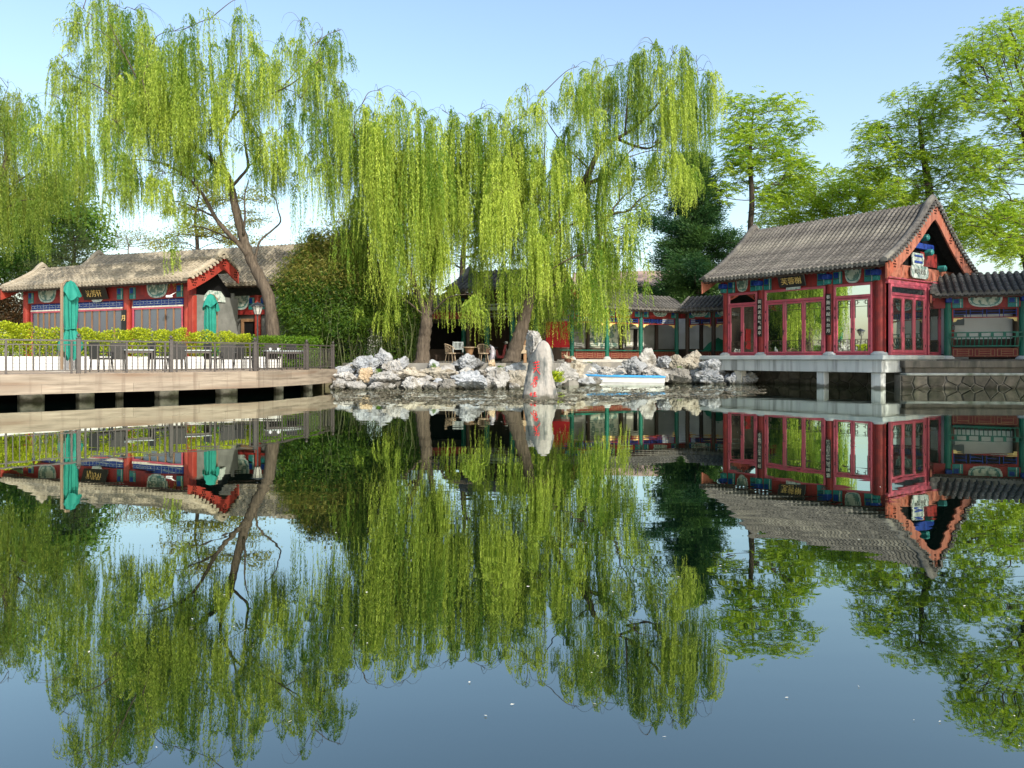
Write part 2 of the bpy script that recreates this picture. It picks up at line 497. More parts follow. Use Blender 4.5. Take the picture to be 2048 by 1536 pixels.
def water_mat():
    m = bpy.data.materials.new('pond_water')
    m.use_nodes = True
    N, L = m.node_tree.nodes, m.node_tree.links
    N.clear()
    o = N.new('ShaderNodeOutputMaterial')
    g = N.new('ShaderNodeBsdfGlossy')
    g.inputs['Color'].default_value = (0.94, 1.0, 0.92, 1)
    g.inputs['Roughness'].default_value = 0.010
    d = N.new('ShaderNodeBsdfDiffuse')
    d.inputs['Color'].default_value = (0.0005, 0.0032, 0.0024, 1)
    fr = N.new('ShaderNodeFresnel')
    fr.inputs['IOR'].default_value = 1.33
    ge = N.new('ShaderNodeNewGeometry')
    mp = N.new('ShaderNodeMapping')
    mp.inputs['Scale'].default_value = (0.55, 1.6, 1)
    L.new(ge.outputs['Position'], mp.inputs['Vector'])
    n1 = N.new('ShaderNodeTexNoise')
    n1.inputs['Scale'].default_value = 1.1
    n1.inputs['Detail'].default_value = 2.5
    L.new(mp.outputs[0], n1.inputs['Vector'])
    n2 = N.new('ShaderNodeTexNoise')
    n2.inputs['Scale'].default_value = 0.16
    n2.inputs['Detail'].default_value = 1
    L.new(mp.outputs[0], n2.inputs['Vector'])
    mr = N.new('ShaderNodeMapRange')
    mr.inputs['From Min'].default_value = 0.40
    mr.inputs['From Max'].default_value = 0.62
    mr.inputs['To Min'].default_value = 0.15
    L.new(n2.outputs['Fac'], mr.inputs['Value'])
    mu = N.new('ShaderNodeMath')
    mu.operation = 'MULTIPLY'
    L.new(n1.outputs['Fac'], mu.inputs[0])
    L.new(mr.outputs[0], mu.inputs[1])
    bp = N.new('ShaderNodeBump')
    bp.inputs['Strength'].default_value = 1.0
    bp.inputs['Distance'].default_value = 0.0030
    L.new(mu.outputs[0], bp.inputs['Height'])
    L.new(bp.outputs[0], g.inputs['Normal'])
    mx = N.new('ShaderNodeMixShader')
    pw = N.new('ShaderNodeMath')
    pw.operation = 'POWER'
    pw.inputs[1].default_value = 0.46
    L.new(fr.outputs[0], pw.inputs[0])
    L.new(pw.outputs[0], mx.inputs[0])
    L.new(d.outputs[0], mx.inputs[1])
    L.new(g.outputs[0], mx.inputs[2])
    L.new(mx.outputs[0], o.inputs['Surface'])
    MAT['pond_water'] = m


water_mat()

# ------------------------------------------------------------------ ground, pond, terrace
struct('pond_water', MB().add([(-90, -60, 0), (90, -60, 0), (90, 60, 0), (-90, 60, 0)], [(0, 1, 2, 3)]), 'pond_water')
EDGE = [(-120, 20), (-60, 22), (-26, 27), (-17, 29.5), (-11, 33.4), (-7.0, 33.0), (-3.5, 32.6), (0, 32.9), (2.6, 34.4), (4.5, 37.6), (8, 39.9), (10.3, 41.3),
        (11.6, 40.8), (14.0, 36.6), (16.6, 32.6), (18.0, 31.75), (30, 31.75), (60, 28), (120, 20)]


def land(name, edge, back, ztop, zbot, m):
    mb = MB()
    n = len(edge)
    vs = [(x, y, ztop) for x, y in edge] + [(x, y, zbot) for x, y in edge]
    fs = [(i, i + n, i + n + 1, i + 1) for i in range(n - 1)]
    vs += [(x, back, ztop) for x, y in edge]
    fs += [(i, i + 1, i + 1 + 2 * n, i + 2 * n) for i in range(n - 1)]
    mb.add(vs, fs)
    return struct(name, mb, m)


land('ground', [(x * (6 if abs(x) > 100 else 1), y) for x, y in EDGE], 900, 0.70, -0.6, 'ground')
TER = [(x, y - 0.05) for x, y in EDGE if -8 < x < 40]
land('terrace', [(-7.6, 33.6)] + TER, 58, 1.05, -0.5, 'terrace_stone')
# ------------------------------------------------------------------ Chinese roofs
def roof(root, x0, x1, yf, yb, zE, zR, pitch, rr, tmat='tile_grey', pmat='tile_pan_shade', sag=0.34, tiles=13,
         gables=('l', 'r'), barge='barge_red', bw=0.5, studs=True, rafters=True, back=True, verge=True, back_from=0.0):
    yr, hw, H = (yf + yb) / 2, (yb - yf) / 2, zR - zE

    def prof(t, off=0.0):
        z = zE + H * ((1 - sag) * t + sag * t * t) - (0.045 * H * ((t - 0.86) / 0.14) ** 2 if t > 0.86 else 0)
        return yf + hw * t, z + off

    def nrm(t):
        y0, z0 = prof(max(t - 0.02, 0)); y1, z1 = prof(min(t + 0.02, 1))
        l = math.hypot(y1 - y0, z1 - z0)
        return -(z1 - z0) / l, (y1 - y0) / l

    # pan sheet, both slopes in one mesh with its thickness
    ts = [i / 14 for i in range(15)]
    prf = [prof(t) for t in ts]
    full = prf + [(2 * yr - y, z) for (y, z), t in reversed(list(zip(prf, ts))[:-1]) if t >= back_from]
    mb = MB()
    n = len(full)
    vs = [(x0, y, z) for y, z in full] + [(x1, y, z) for y, z in full] + [(x0, y, z - 0.10) for y, z in full] + [(x1, y, z - 0.10) for y, z in full]
    fs = []
    for i in range(n - 1):
        fs += [(i, n + i, n + i + 1, i + 1), (2 * n + i, 2 * n + i + 1, 3 * n + i + 1, 3 * n + i), (i, i + 1, 2 * n + i + 1, 2 * n + i), (n + i, 3 * n + i, 3 * n + i + 1, n + i + 1)]
    fs += [(0, 2 * n, 3 * n, n), (n - 1, 2 * n - 1, 4 * n - 1, 3 * n - 1)]
    mb.add(vs, fs)
    sheet = ob('roof', mb, pmat, root)

    # one row of overlapping barrel tiles, shared by every row
    def row_mesh(mirror, shift=0.0):
        mb = MB()
        for k in range(tiles + 1):
            ta, tb = max(0, (k - shift) / tiles), min((k + 1.0 - shift) / tiles, 1)
            if tb - ta < 0.004:
                continue
            rings = []
            for t, r in ((ta, rr * 1.06), (tb, rr * 0.97)):
                y, z = prof(t)
                ny, nz = nrm(t)
                lift = 0.008 if t == ta else 0.0
                ring = []
                for j in range(6):
                    a = math.pi * j / 5
                    h = 1.3 * r * math.sin(a) + lift
                    ring.append((r * math.cos(a), y + ny * h, z + nz * h))
                rings.append(ring)
            mb.add(rings[0] + rings[1], [(j, j + 1, j + 7, j + 6) for j in range(5)] + [(5, 4, 3, 2, 1, 0)])
        # pan tiles between the rows: shallow steps, furrow shade put into their dark tone
        pan0 = len(mb.f)
        for k in range(tiles * 2):
            ta, tb = k / (tiles * 2), (k + 1) / (tiles * 2)
            y, z = prof(ta); y2, z2 = prof(tb)
            mb.add([(rr * 0.8, y, z + 0.022), (pitch - rr * 0.8, y, z + 0.022), (pitch - rr * 0.8, y2, z2 + 0.005), (rr * 0.8, y2, z2 + 0.005),
                    (rr * 0.8, y, z + 0.004), (pitch - rr * 0.8, y, z + 0.004)], [(0, 1, 2, 3), (0, 4, 5, 1)])
        pan1 = len(mb.f)
        # round end disc and the drip tile beside it
        y, z = prof(0)
        mb.add([(rr * 1.15 * math.cos(2 * math.pi * j / 8), y - 0.02, z + rr * 0.35 + rr * 1.15 * math.sin(2 * math.pi * j / 8)) for j in range(8)], [tuple(range(8))])
        hx = pitch / 2
        mb.add([(rr * 0.9, y - 0.025, z + 0.02), (pitch - rr * 0.9, y - 0.025, z + 0.02), (hx + 0.05, y - 0.035, z - 0.09), (hx, y - 0.035, z - 0.115), (hx - 0.05, y - 0.035, z - 0.09)], [(0, 4, 3, 2, 1)])
        if mirror:
            mb.v = [(x, 2 * yr - y, z) for x, y, z in mb.v]
            mb.f = [tuple(reversed(f)) for f in mb.f]
        m = mb.mesh('tile_row')
        m.materials.append(MAT[tmat])
        m.materials.append(MAT[pmat])
        for i in range(pan0, pan1):
            m.polygons[i].material_index = 1
        return m
    nrow = int(round((x1 - x0 - 0.36) / pitch))
    pitch_ = (x1 - x0 - 0.36) / nrow
    fms = [row_mesh(False, q) for q in (0.05, 0.35, 0.6, 0.85)]
    bm_ = row_mesh(True) if back else None
    for i in range(nrow):
        x = x0 + 0.18 + i * pitch_
        ob('tile_row', random.choice(fms), parent=sheet, loc=(x, 0, random.uniform(-0.006, 0.006)))
        if back:
            ob('tile_row', bm_, parent=sheet, loc=(x, 0, 0))
    # rafters under the front eave
    if rafters:
        rm = MB()
        dy, dz = prof(0.22)[0] - prof(0)[0], prof(0.22)[1] - prof(0)[1]
        s = rr * 0.95
        y, z = prof(0)
        for (ya, za, yb_, zb) in ((y + 0.10, z - 0.17, y + 0.10 + dy, z - 0.17 + dz),):
            rm.bar((0, ya, za), (0, yb_, zb), s, s)
        rm = rm.mesh('rafter')
        rm.materials.append(MAT['dark_wood'])
        for i in range(nrow):
            ob('rafter', rm, parent=sheet, loc=(x0 + 0.18 + (i + 0.5) * pitch_, 0, 0))
        ob('eave_board', MB().box(x0 + 0.05, x1 - 0.05, yf + 0.06, yf + 0.10, prof(0)[1] - 0.165, prof(0)[1] - 0.11), 'dark_wood', sheet)
    # verges, bargeboards
    ts2 = [i / 20 for i in range(21)]
    half = [prof(t) for t in ts2]
    line = half + [(2 * yr - y, z) for (y, z), t in reversed(list(zip(half, ts2))[:-1]) if t >= back_from]
    nh = 2 * len(half) - 1
    nl = len(line)
    for g in gables:
        s = 1 if g == 'r' else -1
        xe = x1 if g == 'r' else x0
        # raised verge ridge
        mb = MB()
        a, b = xe - s * 0.20, xe + s * 0.10
        prof5 = [(a, 0.03), (a, 0.15), (a + s * 0.06, 0.20), (a + s * 0.15, 0.235), (b - s * 0.06, 0.20), (b, 0.15), (b, 0.03)]
        m_ = len(prof5)
        vs = []
        for i, (y, z) in enumerate(line):
            f = abs(i - (nh - 1) / 2) / ((nh - 1) / 2)
            hump = 0.10 * max(0, 1 - (f * 4.5) ** 2)
            for px_, h in prof5:
                vs.append((px_, y, z + h * (1 + hump * 3) + hump))
        fs = []
        for i in range(nl - 1):
            for k in range(m_ - 1):
                q = (i * m_ + k, i * m_ + k + 1, (i + 1) * m_ + k + 1, (i + 1) * m_ + k)
                fs.append(q if s < 0 else tuple(reversed(q)))
        fs += [tuple(range(m_)), tuple(range((nl - 1) * m_, nl * m_))]
        mb.add(vs, fs)
        ob('verge_ridge', mb, tmat, sheet)
        if verge:
            vm = MB()
            r = 0.095
            ring0 = [(0, r * math.cos(math.pi * j / 6), r * math.sin(math.pi * j / 6)) for j in range(7)]
            vm.add([(xe - s * 0.02, y, z) for _, y, z in ring0] + [(xe + s * 0.24, y, z * 1.05 - 0.02) for _, y, z in ring0],
                   [(j, j + 1, j + 8, j + 7) for j in range(6)] + [tuple(range(7, 14))])
            vm.add([(xe + s * 0.245, -r, 0.0), (xe + s * 0.245, r, 0.0), (xe + s * 0.245, r * 0.7, -0.07), (xe + s * 0.245, -r * 0.7, -0.07)], [(0, 1, 2, 3)])
            vm = vm.mesh('verge_tile')
            vm.materials.append(MAT[tmat])
            seglen = [0]
            for i in range(nl - 1):
                seglen.append(seglen[-1] + math.hypot(line[i + 1][0] - line[i][0], line[i + 1][1] - line[i][1]))
            nv = int(seglen[-1] / 0.235)
            for k in range(nv):
                d = (k + 0.5) * seglen[-1] / nv
                i = max(j for j in range(nl) if seglen[j] <= d)
                i = min(i, nl - 2)
                f = (d - seglen[i]) / (seglen[i + 1] - seglen[i])
                y = line[i][0] + f * (line[i + 1][0] - line[i][0])
                z = line[i][1] + f * (line[i + 1][1] - line[i][1])
                ob('verge_tile', vm, parent=sheet, loc=(0, y, z + 0.02))
        # bargeboard
        mb = MB()
        for xa in (xe + s * 0.02, xe + s * 0.09):
            mb.v += [(xa, y, z - 0.05) for y, z in line]
            mb.v += [(xa, y, z - 0.05 - bw * (1.0 + 0.12 * (1 - abs(i - (nh - 1) / 2) / ((nh - 1) / 2)))) for i, (y, z) in enumerate(line)]
        for i in range(nl - 1):
            q = [(i, i + 1, nl + i + 1, nl + i), (2 * nl + i, 3 * nl + i, 3 * nl + i + 1, 2 * nl + i + 1),
                 (i, 2 * nl + i, 2 * nl + i + 1, i + 1), (nl + i, nl + i + 1, 3 * nl + i + 1, 3 * nl + i)]
            mb.f += q
        mb.f += [(0, nl, 3 * nl, 2 * nl), (nl - 1, 3 * nl - 1, 4 * nl - 1, 2 * nl - 1)][:1]
        mb.f += [(nl - 1, 2 * nl - 1, 4 * nl - 1, 3 * nl - 1)]
        bb = ob('bargeboard', mb, barge, root)
        if studs:
            xs = xe + s * 0.09
            for f in (0.07, 0.20, 0.335, 0.5, 0.665, 0.80, 0.93):
                i = int(round(f * (nh - 1)))
                if i >= nl:
                    continue
                y, z = line[i]
                zc = z - 0.05 - bw * (0.52 if abs(f - 0.5) > 0.1 else 0.5)
                sm = MB()
                for (u, v) in ((-0.5, 1), (0.5, 1), (-1, 0), (0, 0), (1, 0), (-0.5, -1), (0.5, -1)):
                    cy, cz, r = y + u * 0.10, zc + v * 0.115, 0.042
                    ring = [(cy + r * math.cos(math.pi * j / 4), cz + r * math.sin(math.pi * j / 4)) for j in range(8)]
                    sm.add([(xs, a_, b_) for a_, b_ in ring] + [(xs + s * 0.015, cy + (a_ - cy) * 0.6, cz + (b_ - cz) * 0.6) for a_, b_ in ring],
                           [(j, (j + 1) % 8, (j + 1) % 8 + 8, j + 8) for j in range(8)] + [tuple(range(8, 16))])
                ob('stud_cluster', sm, 'stud_dark', bb)['kind'] = 'stuff'
    return prof, sheet


def remap(mb, fn):
    mb.v = [fn(*p) for p in mb.v]
    return mb


def text_mesh(body, size, mtl, depth=0.01):
    c = bpy.data.curves.new('lettering', 'FONT')
    c.body = body
    c.size = size
    c.extrude = depth
    c.align_x = 'CENTER'
    c.align_y = 'CENTER'
    o = bpy.data.objects.new('lettering', c)
    COL.objects.link(o)
    dg = bpy.context.evaluated_depsgraph_get()
    m = bpy.data.meshes.new_from_object(o.evaluated_get(dg))
    bpy.data.objects.remove(o)
    bpy.data.curves.remove(c)
    m.materials.clear()
    m.materials.append(MAT[mtl])
    return m


def column(root, x, y, z0, z1, r, m, base=True):
    mb = MB().lathe([(r, z0), (r, z1)], 14, (x, y))
    c = ob('column', mb, m, root, smooth=False)
    if base:
        ob('column_base', MB().lathe([(r * 1.9, z0 - 0.0), (r * 1.9, z0 + 0.05), (r * 1.35, z0 + 0.14), (r * 1.05, z0 + 0.16)], 14, (x, y)), 'slab_stone', c)
    return c


def painted_cap(root, a0, a1, z0, z1, out, fn):
    """teal and blue painted end block of a beam"""
    p = ob('painted_block', remap(MB().box(a0, a1, -out - 0.012, -out + 0.05, z0, z1), fn), 'teal_paint', root)
    h = (z1 - z0)
    wd = a1 - a0
    ob('blue_panel', remap(MB().box(a0 + wd * 0.12, a1 - wd * 0.40, -out - 0.02, -out - 0.012, z0 + h * 0.50, z1 - h * 0.06), fn), 'blue_paint', p)
    ob('white_band', remap(MB().box(a1 - wd * 0.26, a1 - wd * 0.18, -out - 0.02, -out - 0.012, z0 + h * 0.02, z1 - h * 0.02), fn), 'pale_paint', p)
    ob('dark_band', remap(MB().box(a0 + wd * 0.05, a1 - wd * 0.32, -out - 0.02, -out - 0.012, z0 + h * 0.40, z0 + h * 0.46), fn), 'black_lacquer', p)


def medallion(root, a, ztop, hw, hh, out, fn, inner='landscape_paint'):
    """half-round painted cartouche hanging from the beam"""
    def half(w_, h_):
        pts = []
        for j in range(17):
            t = math.pi * j / 16
            c, s = math.cos(t), math.sin(t)
            pts.append((a + w_ * (abs(c) ** 0.7) * (1 if c > 0 else -1), ztop - h_ * (s ** 0.75)))
        return pts
    o = ob('painted_cartouche', remap(MB().prism(half(hw, hh), -out - 0.03, -out), fn), 'pale_paint', root)
    ob('teal_ring', remap(MB().prism(half(hw * 0.86, hh * 0.86), -out - 0.036, -out - 0.03), fn), 'teal_paint', o)
    ob('picture', remap(MB().prism(half(hw * 0.80, hh * 0.80), -out - 0.042, -out - 0.036), fn), inner, o)


def glazed_unit(root, a0, a1, z0, z1, ztr, nleaf, fn, glass='window_glass', handles=(), fw=0.10, sw=0.095, lattice=True, out=0.0, fmat='door_red'):
    """door set: outer frame with a transom light, leaves with stiles, rails, a pane, corner frets"""
    o0, o1 = -out - 0.07, -out + 0.05
    mb = MB()
    mb.bevbox(a0, a0 + fw, o0, o1, z0, z1, 0.012).bevbox(a1 - fw, a1, o0, o1, z0, z1, 0.012)
    mb.bevbox(a0 + fw, a1 - fw, o0 + 0.002, o1, z1 - fw * 1.3, z1, 0.012).bevbox(a0 + fw, a1 - fw, o0 + 0.002, o1, z0, z0 + fw * 0.8, 0.012)
    mb.bevbox(a0 + fw, a1 - fw, o0 + 0.002, o1, ztr - 0.05, ztr + 0.07, 0.012)
    fr = ob('door_frame', remap(mb, fn), fmat, root)
    ob('transom_pane', remap(MB().box(a0 + fw, a1 - fw, -out - 0.01, -out + 0.01, ztr + 0.07, z1 - fw * 1.3), fn), glass, fr)
    la, lb = a0 + fw + 0.012, a1 - fw - 0.012
    lz0, lz1 = z0 + fw * 0.8 + 0.015, ztr - 0.065
    wl = (lb - la) / nleaf
    for i in range(nleaf):
        x0, x1 = la + i * wl + 0.006, la + (i + 1) * wl - 0.006
        q0, q1 = -out - 0.055, -out + 0.03
        mb = MB()
        mb.bevbox(x0, x0 + sw, q0, q1, lz0, lz1, 0.01).bevbox(x1 - sw, x1, q0, q1, lz0, lz1, 0.01)
        mb.bevbox(x0 + sw, x1 - sw, q0 + 0.002, q1, lz1 - sw, lz1, 0.01).bevbox(x0 + sw, x1 - sw, q0 + 0.002, q1, lz0, lz0 + sw * 1.15, 0.01)
        lf = ob('door_leaf', remap(mb, fn), fmat, root)
        pa, pb, pz0, pz1 = x0 + sw, x1 - sw, lz0 + sw * 1.15, lz1 - sw
        ob('pane', remap(MB().box(pa, pb, -out - 0.012, -out + 0.008, pz0, pz1), fn), glass, lf)
        if lattice:
            lt = MB()
            bw = 0.021
            yo = (-out - 0.03, -out - 0.016)

            def hb(u0, u1, z):
                lt.box(u0, u1, yo[0], yo[1], z - bw / 2, z + bw / 2)

            def vb(u, za, zb):
                lt.box(u - bw / 2, u + bw / 2, yo[0] + 0.001, yo[1] - 0.001, za, zb)
            W, m_ = pb - pa, 0.03
            for (za, zb, k) in ((pz1 - 0.30, pz1 - m_, 1), (pz0 + m_, pz0 + 0.52, 2)):
                hb(pa + m_, pb - m_, za if k == 1 else zb)
                hb(pa + m_, pb - m_, zb if k == 1 else za)
                for (c, sg) in ((pa + m_, 1), (pb - m_, -1)):
                    vb(c, za, zb)
                    q = min(W * 0.20, 0.11)
                    zz = [zb - 0.09] if k == 1 else [za + 0.11, zb - 0.11]
                    for zc in zz:
                        vb(c + sg * q, zc - 0.07, zc + 0.07)
                        u = sorted((c, c + sg * q))
                        hb(u[0], u[1], zc - 0.07)
                        hb(u[0], u[1], zc + 0.07)
                        u = sorted((c + sg * q, c + sg * q * 1.7))
                        hb(u[0], u[1], zc)
                if k == 1:
                    vb(pa + m_ + 0.0, za - 0.5, za)
                    vb(pb - m_ - 0.0, za - 0.5, za)
            ob('lattice', remap(lt, fn), 'bronze_lattice', lf)['kind'] = 'stuff'
        if i in handles:
            hx = x1 - sw * 0.5 if i % 2 == 0 else x0 + sw * 0.5
            hz = lz0 + (lz1 - lz0) * 0.42
            hm = MB().box(hx - 0.02, hx + 0.02, q0 - 0.012, q0, hz - 0.13, hz + 0.10).box(hx, hx + 0.15, q0 - 0.055, q0 - 0.035, hz + 0.03, hz + 0.055).box(hx - 0.01, hx + 0.01, q0 - 0.05, q0 - 0.005, hz + 0.03, hz + 0.055)
            ob('handle', remap(hm, fn), 'dark_metal', lf)
    for zf in (0.13, 0.66, 0.83):
        for hx in (a0 + fw, a1 - fw):
            zc = lz0 + (lz1 - lz0) * zf
            ob('hinge', remap(MB().box(hx - 0.018, hx + 0.018, o0 - 0.012, o0 + 0.004, zc - 0.055, zc + 0.055), fn), 'dark_metal', fr)
    return fr


FRONT = lambda x, y, z: (x, y, z)


# ------------------------------------------------------------------ red pavilion over the water
def pavilion():
    root = thing('pavilion', 'red glazed lakeside pavilion on a concrete slab with curved grey tile roof', 'pavilion', (10.86, 38.72, 1.40), math.atan2(-0.8, 0.6))
    L, D = 8.4, 6.6
    # platform: floor slab, beam, props in the water
    ob('floor_slab', MB().bevbox(-1.15, L + 0.55, -1.24, D + 0.4, -0.20, -0.012, 0.015), 'slab_stone', root)
    ob('platform_beam', MB().bevbox(-0.45, L + 0.45, -1.12, D, -0.74, -0.202, 0.02), 'concrete', root)
    for x, w_ in ((1.7, 0.42), (6.05, 0.36), (8.55, 0.42)):
        ob('prop', MB().bevbox(x - w_ / 2, x + w_ / 2, -1.02, -0.62, -2.0, -0.742, 0.015), 'pile_stone' if x < 2 else 'concrete', root)
    ob('prop', MB().bevbox(8.35, 8.75, 1.2, 1.6, -2.0, -0.742, 0.015), 'concrete', root)
    # columns
    CX = (8.13, 5.91, 2.31, 0.2)
    for x in CX:
        column(root, x, 0.10, 0.0, 3.72, 0.19, 'red_paint')
    for y in (3.56, 5.0, D - 0.05):
        column(root, L - 0.12, y, 0.0, 3.72, 0.16, 'red_paint', base=False)
        column(root, 0.15, y, 0.0, 3.72, 0.16, 'red_paint', base=False)
    # walls behind the glazing so that the rooms are closed; near-black core paints in their shade
    ob('back_wall', MB().box(0.1, L - 0.1, D - 0.15, D, 0.0, 3.75), 'red_paint', root)
    ob('room_shade_core', MB().box(0.3, L - 0.28, 0.32, D - 0.2, 0.01, 3.9), 'void_shade', root)
    ob('end_wall', MB().box(0.02, 0.12, 0.2, D - 0.16, 0.0, 3.75), 'red_paint', root)
    # three sets of glazed doors along the front
    glazed_unit(root, 0.38, 2.10, 0.0, 3.16, 2.58, 2, FRONT, handles=(0,), fw=0.085, sw=0.08)
    glazed_unit(root, 2.53, 5.71, 0.0, 3.16, 2.60, 3, FRONT, handles=(0,), fw=0.085, sw=0.085)
    glazed_unit(root, 6.11, 7.88, 0.0, 3.16, 2.58, 2, FRONT, handles=(0,), fw=0.085, sw=0.08)
    ob('corner_panel', MB().box(7.88, 8.4, 0.02, 0.12, 0.0, 3.16), 'red_paint', root)
    # beam with its painting
    ob('beam', MB().box(-0.1, L + 0.1, -0.02, 0.22, 3.17, 3.80), 'red_paint', root)
    for a in CX:
        if a > 0.3:
            painted_cap(root, a - 0.60, a - 0.17, 3.19, 3.74, 0.03, FRONT)
        if a < 8:
            painted_cap(root, a + 0.17, a + 0.60, 3.19, 3.74, 0.03, FRONT)
        hd = ob('beam_head', MB().bevbox(a - 0.15, a + 0.15, -0.42, -0.02, 3.42, 3.66, 0.03), 'blue_paint', root)
        ob('bracket', MB().bevbox(a - 0.12, a + 0.12, -0.30, -0.03, 3.20, 3.41, 0.03), 'teal_paint', hd)
    medallion(root, 1.25, 3.80, 0.33, 0.60, 0.03, FRONT)
    medallion(root, 7.02, 3.80, 0.37, 0.62, 0.03, FRONT, 'landscape_paint')
    # plaque
    pl = ob('name_plaque', remap(MB().bevbox(-0.70, 0.70, -0.06, 0.0, -0.27, 0.27, 0.02), lambda x, y, z: (4.1 + x, -0.16 + y - z * 0.35, 3.50 + z)), 'black_lacquer', root)
    t = ob('lettering', text_mesh('芙蓉榭', 0.36, 'gold_paint'), None, pl)
    t.location = (4.1, -0.235, 3.48)
    t.rotation_euler = (R(90 + 19), 0, 0)
    ob('signboard', MB().box(3.75, 4.5, -0.10, -0.075, 3.10, 3.22), 'pale_paint', root)
    # couplet boards on the middle columns
    for x, chars in ((2.31, '荷风送香气满亭'), (5.91, '春随风起云台月')):
        cb = ob('couplet_board', MB().bevbox(x - 0.125, x + 0.125, -0.135, -0.10, 0.92, 2.78, 0.01), 'black_lacquer', root)
        for k, c in enumerate(chars):
            t = ob('lettering', text_mesh(c, 0.19, 'cream_line', 0.004), None, cb)
            t.location = (x, -0.142, 2.62 - k * 0.255)
            t.rotation_euler = (R(90), 0, 0)
    # gable side: three glazed leaves, a post, a fourth leaf
    SIDE = lambda a, o, z: (L - o + 0.02, a, z)
    glazed_unit(root, 0.16, 3.40, 0.0, 3.06, 2.62, 3, SIDE, glass='dim_glass', handles=(0,), fw=0.10, sw=0.11, out=0.10)
    glazed_unit(root, 3.60, 4.85, 0.0, 3.06, 2.62, 1, SIDE, glass='dim_glass', fw=0.08, sw=0.05, out=0.10)
    ob('curtain', remap(MB().box(5.15, 6.0, -0.02, 0.05, 0.05, 2.6), SIDE), 'curtain', root)
    ob('side_beam', MB().bevbox(L - 0.1, L + 0.14, 0.05, D + 0.1, 3.07, 3.24, 0.01), 'door_red', root)
    ob('side_rail', MB().bevbox(L - 0.02, L + 0.17, 0.05, D + 0.1, 3.29, 3.35, 0.01), 'door_red', root)
    ob('gable_wall', MB().box(L - 0.06, L + 0.06, 0.1, D - 0.1, 3.25, 3.95), 'barge_red', root)
    pts = [(0.1, 3.95), (D - 0.1, 3.95), (D / 2, 6.4)]
    ob('gable_shade', remap(MB().prism(pts, -0.05, 0.05), lambda a, o, z: (L + o - 0.08, a, z)), 'void_shade', root)  # near-black triangle painting the shade inside the gable
    # painted plaques and beam ends inside the gable
    gl = ob('gable_plaque', remap(MB().prism([(1.95, 3.50), (2.1, 3.42), (3.35, 3.42), (3.5, 3.50), (3.55, 3.75), (3.45, 3.98), (2.0, 3.98), (1.9, 3.75)], -0.05, 0.0), lambda a, o, z: (L + 0.17 - o, a, z)), 'pale_paint', root)
    t = ob('lettering', text_mesh('风月无边', 0.26, 'bronze_lattice', 0.004), None, gl)
    t.location = (L + 0.225, 2.72, 3.70)
    t.rotation_euler = (R(90), 0, R(90))
    gp = ob('gable_plaque', remap(MB().prism([(2.15, 4.05), (2.25, 4.0), (3.05, 4.0), (3.15, 4.05), (3.2, 4.35), (3.1, 4.55), (2.2, 4.55), (2.1, 4.35)], -0.05, 0.0), lambda a, o, z: (L + 0.12 - o, a, z)), 'pale_paint', root)
    ob('blue_band', remap(MB().box(2.28, 3.02, -0.012, 0.0, 4.10, 4.20), lambda a, o, z: (L + 0.183 - o, a, z)), 'blue_paint', gp)
    ob('blue_band', remap(MB().box(2.28, 3.02, -0.012, 0.0, 4.38, 4.46), lambda a, o, z: (L + 0.183 - o, a, z)), 'blue_paint', gp)
    ob('gable_beam', remap(MB().bevbox(2.3, 4.3, -0.10, 0.12, 4.78, 5.05, 0.02), lambda a, o, z: (L + 0.02 - o, a, z)), 'blue_paint', root)
    ob('red_panel', remap(MB().box(3.2, 4.8, -0.02, 0.0, 4.05, 4.68), lambda a, o, z: (L + 0.0 - o, a, z)), 'red_paint', root)
    for a, z in ((3.7, 4.66), (5.0, 4.02), (3.3, 5.3)):
        ob('beam_end', remap(MB().lathe([(0.02, 0), (0.15, 0.02), (0.15, 0.30), (0.10, 0.34)], 10), lambda x, y, zz, a=a, z=z: (L + zz, a + x, z + y)), 'teal_paint', root)
    roof(root, -0.45, L + 0.52, -1.02, D + 1.02, 3.84, 6.95, 0.218, 0.073, tiles=17, bw=0.62)
    return root


pav = pavilion()


# ------------------------------------------------------------------ halls on the left and in the middle
def fret_band(parent, x0, x1, z0, z1, y, base, line, cell=0.42):
    p = ob('fret_panel', MB().box(x0, x1, y, y + 0.03, z0, z1), base, parent)
    mb = MB()
    n = max(1, int((x1 - x0) / cell))
    c = (x1 - x0) / n
    h = z1 - z0
    for i in range(n):
        a = x0 + i * c
        k = 0.02
        mb.box(a + c * 0.12, a + c * 0.88, y - 0.008, y - 0.001, z0 + h * 0.28, z0 + h * 0.28 + k)
        mb.box(a + c * 0.12, a + c * 0.88, y - 0.008, y - 0.001, z0 + h * 0.68, z0 + h * 0.68 + k)
        mb.box(a + c * 0.49, a + c * 0.49 + k, y - 0.008, y - 0.001, z0 + h * 0.30, z0 + h * 0.68)
        mb.box(a, a + k, y - 0.007, y - 0.001, z0, z1)
    ob('fret_lines', mb, line, p)['kind'] = 'stuff'


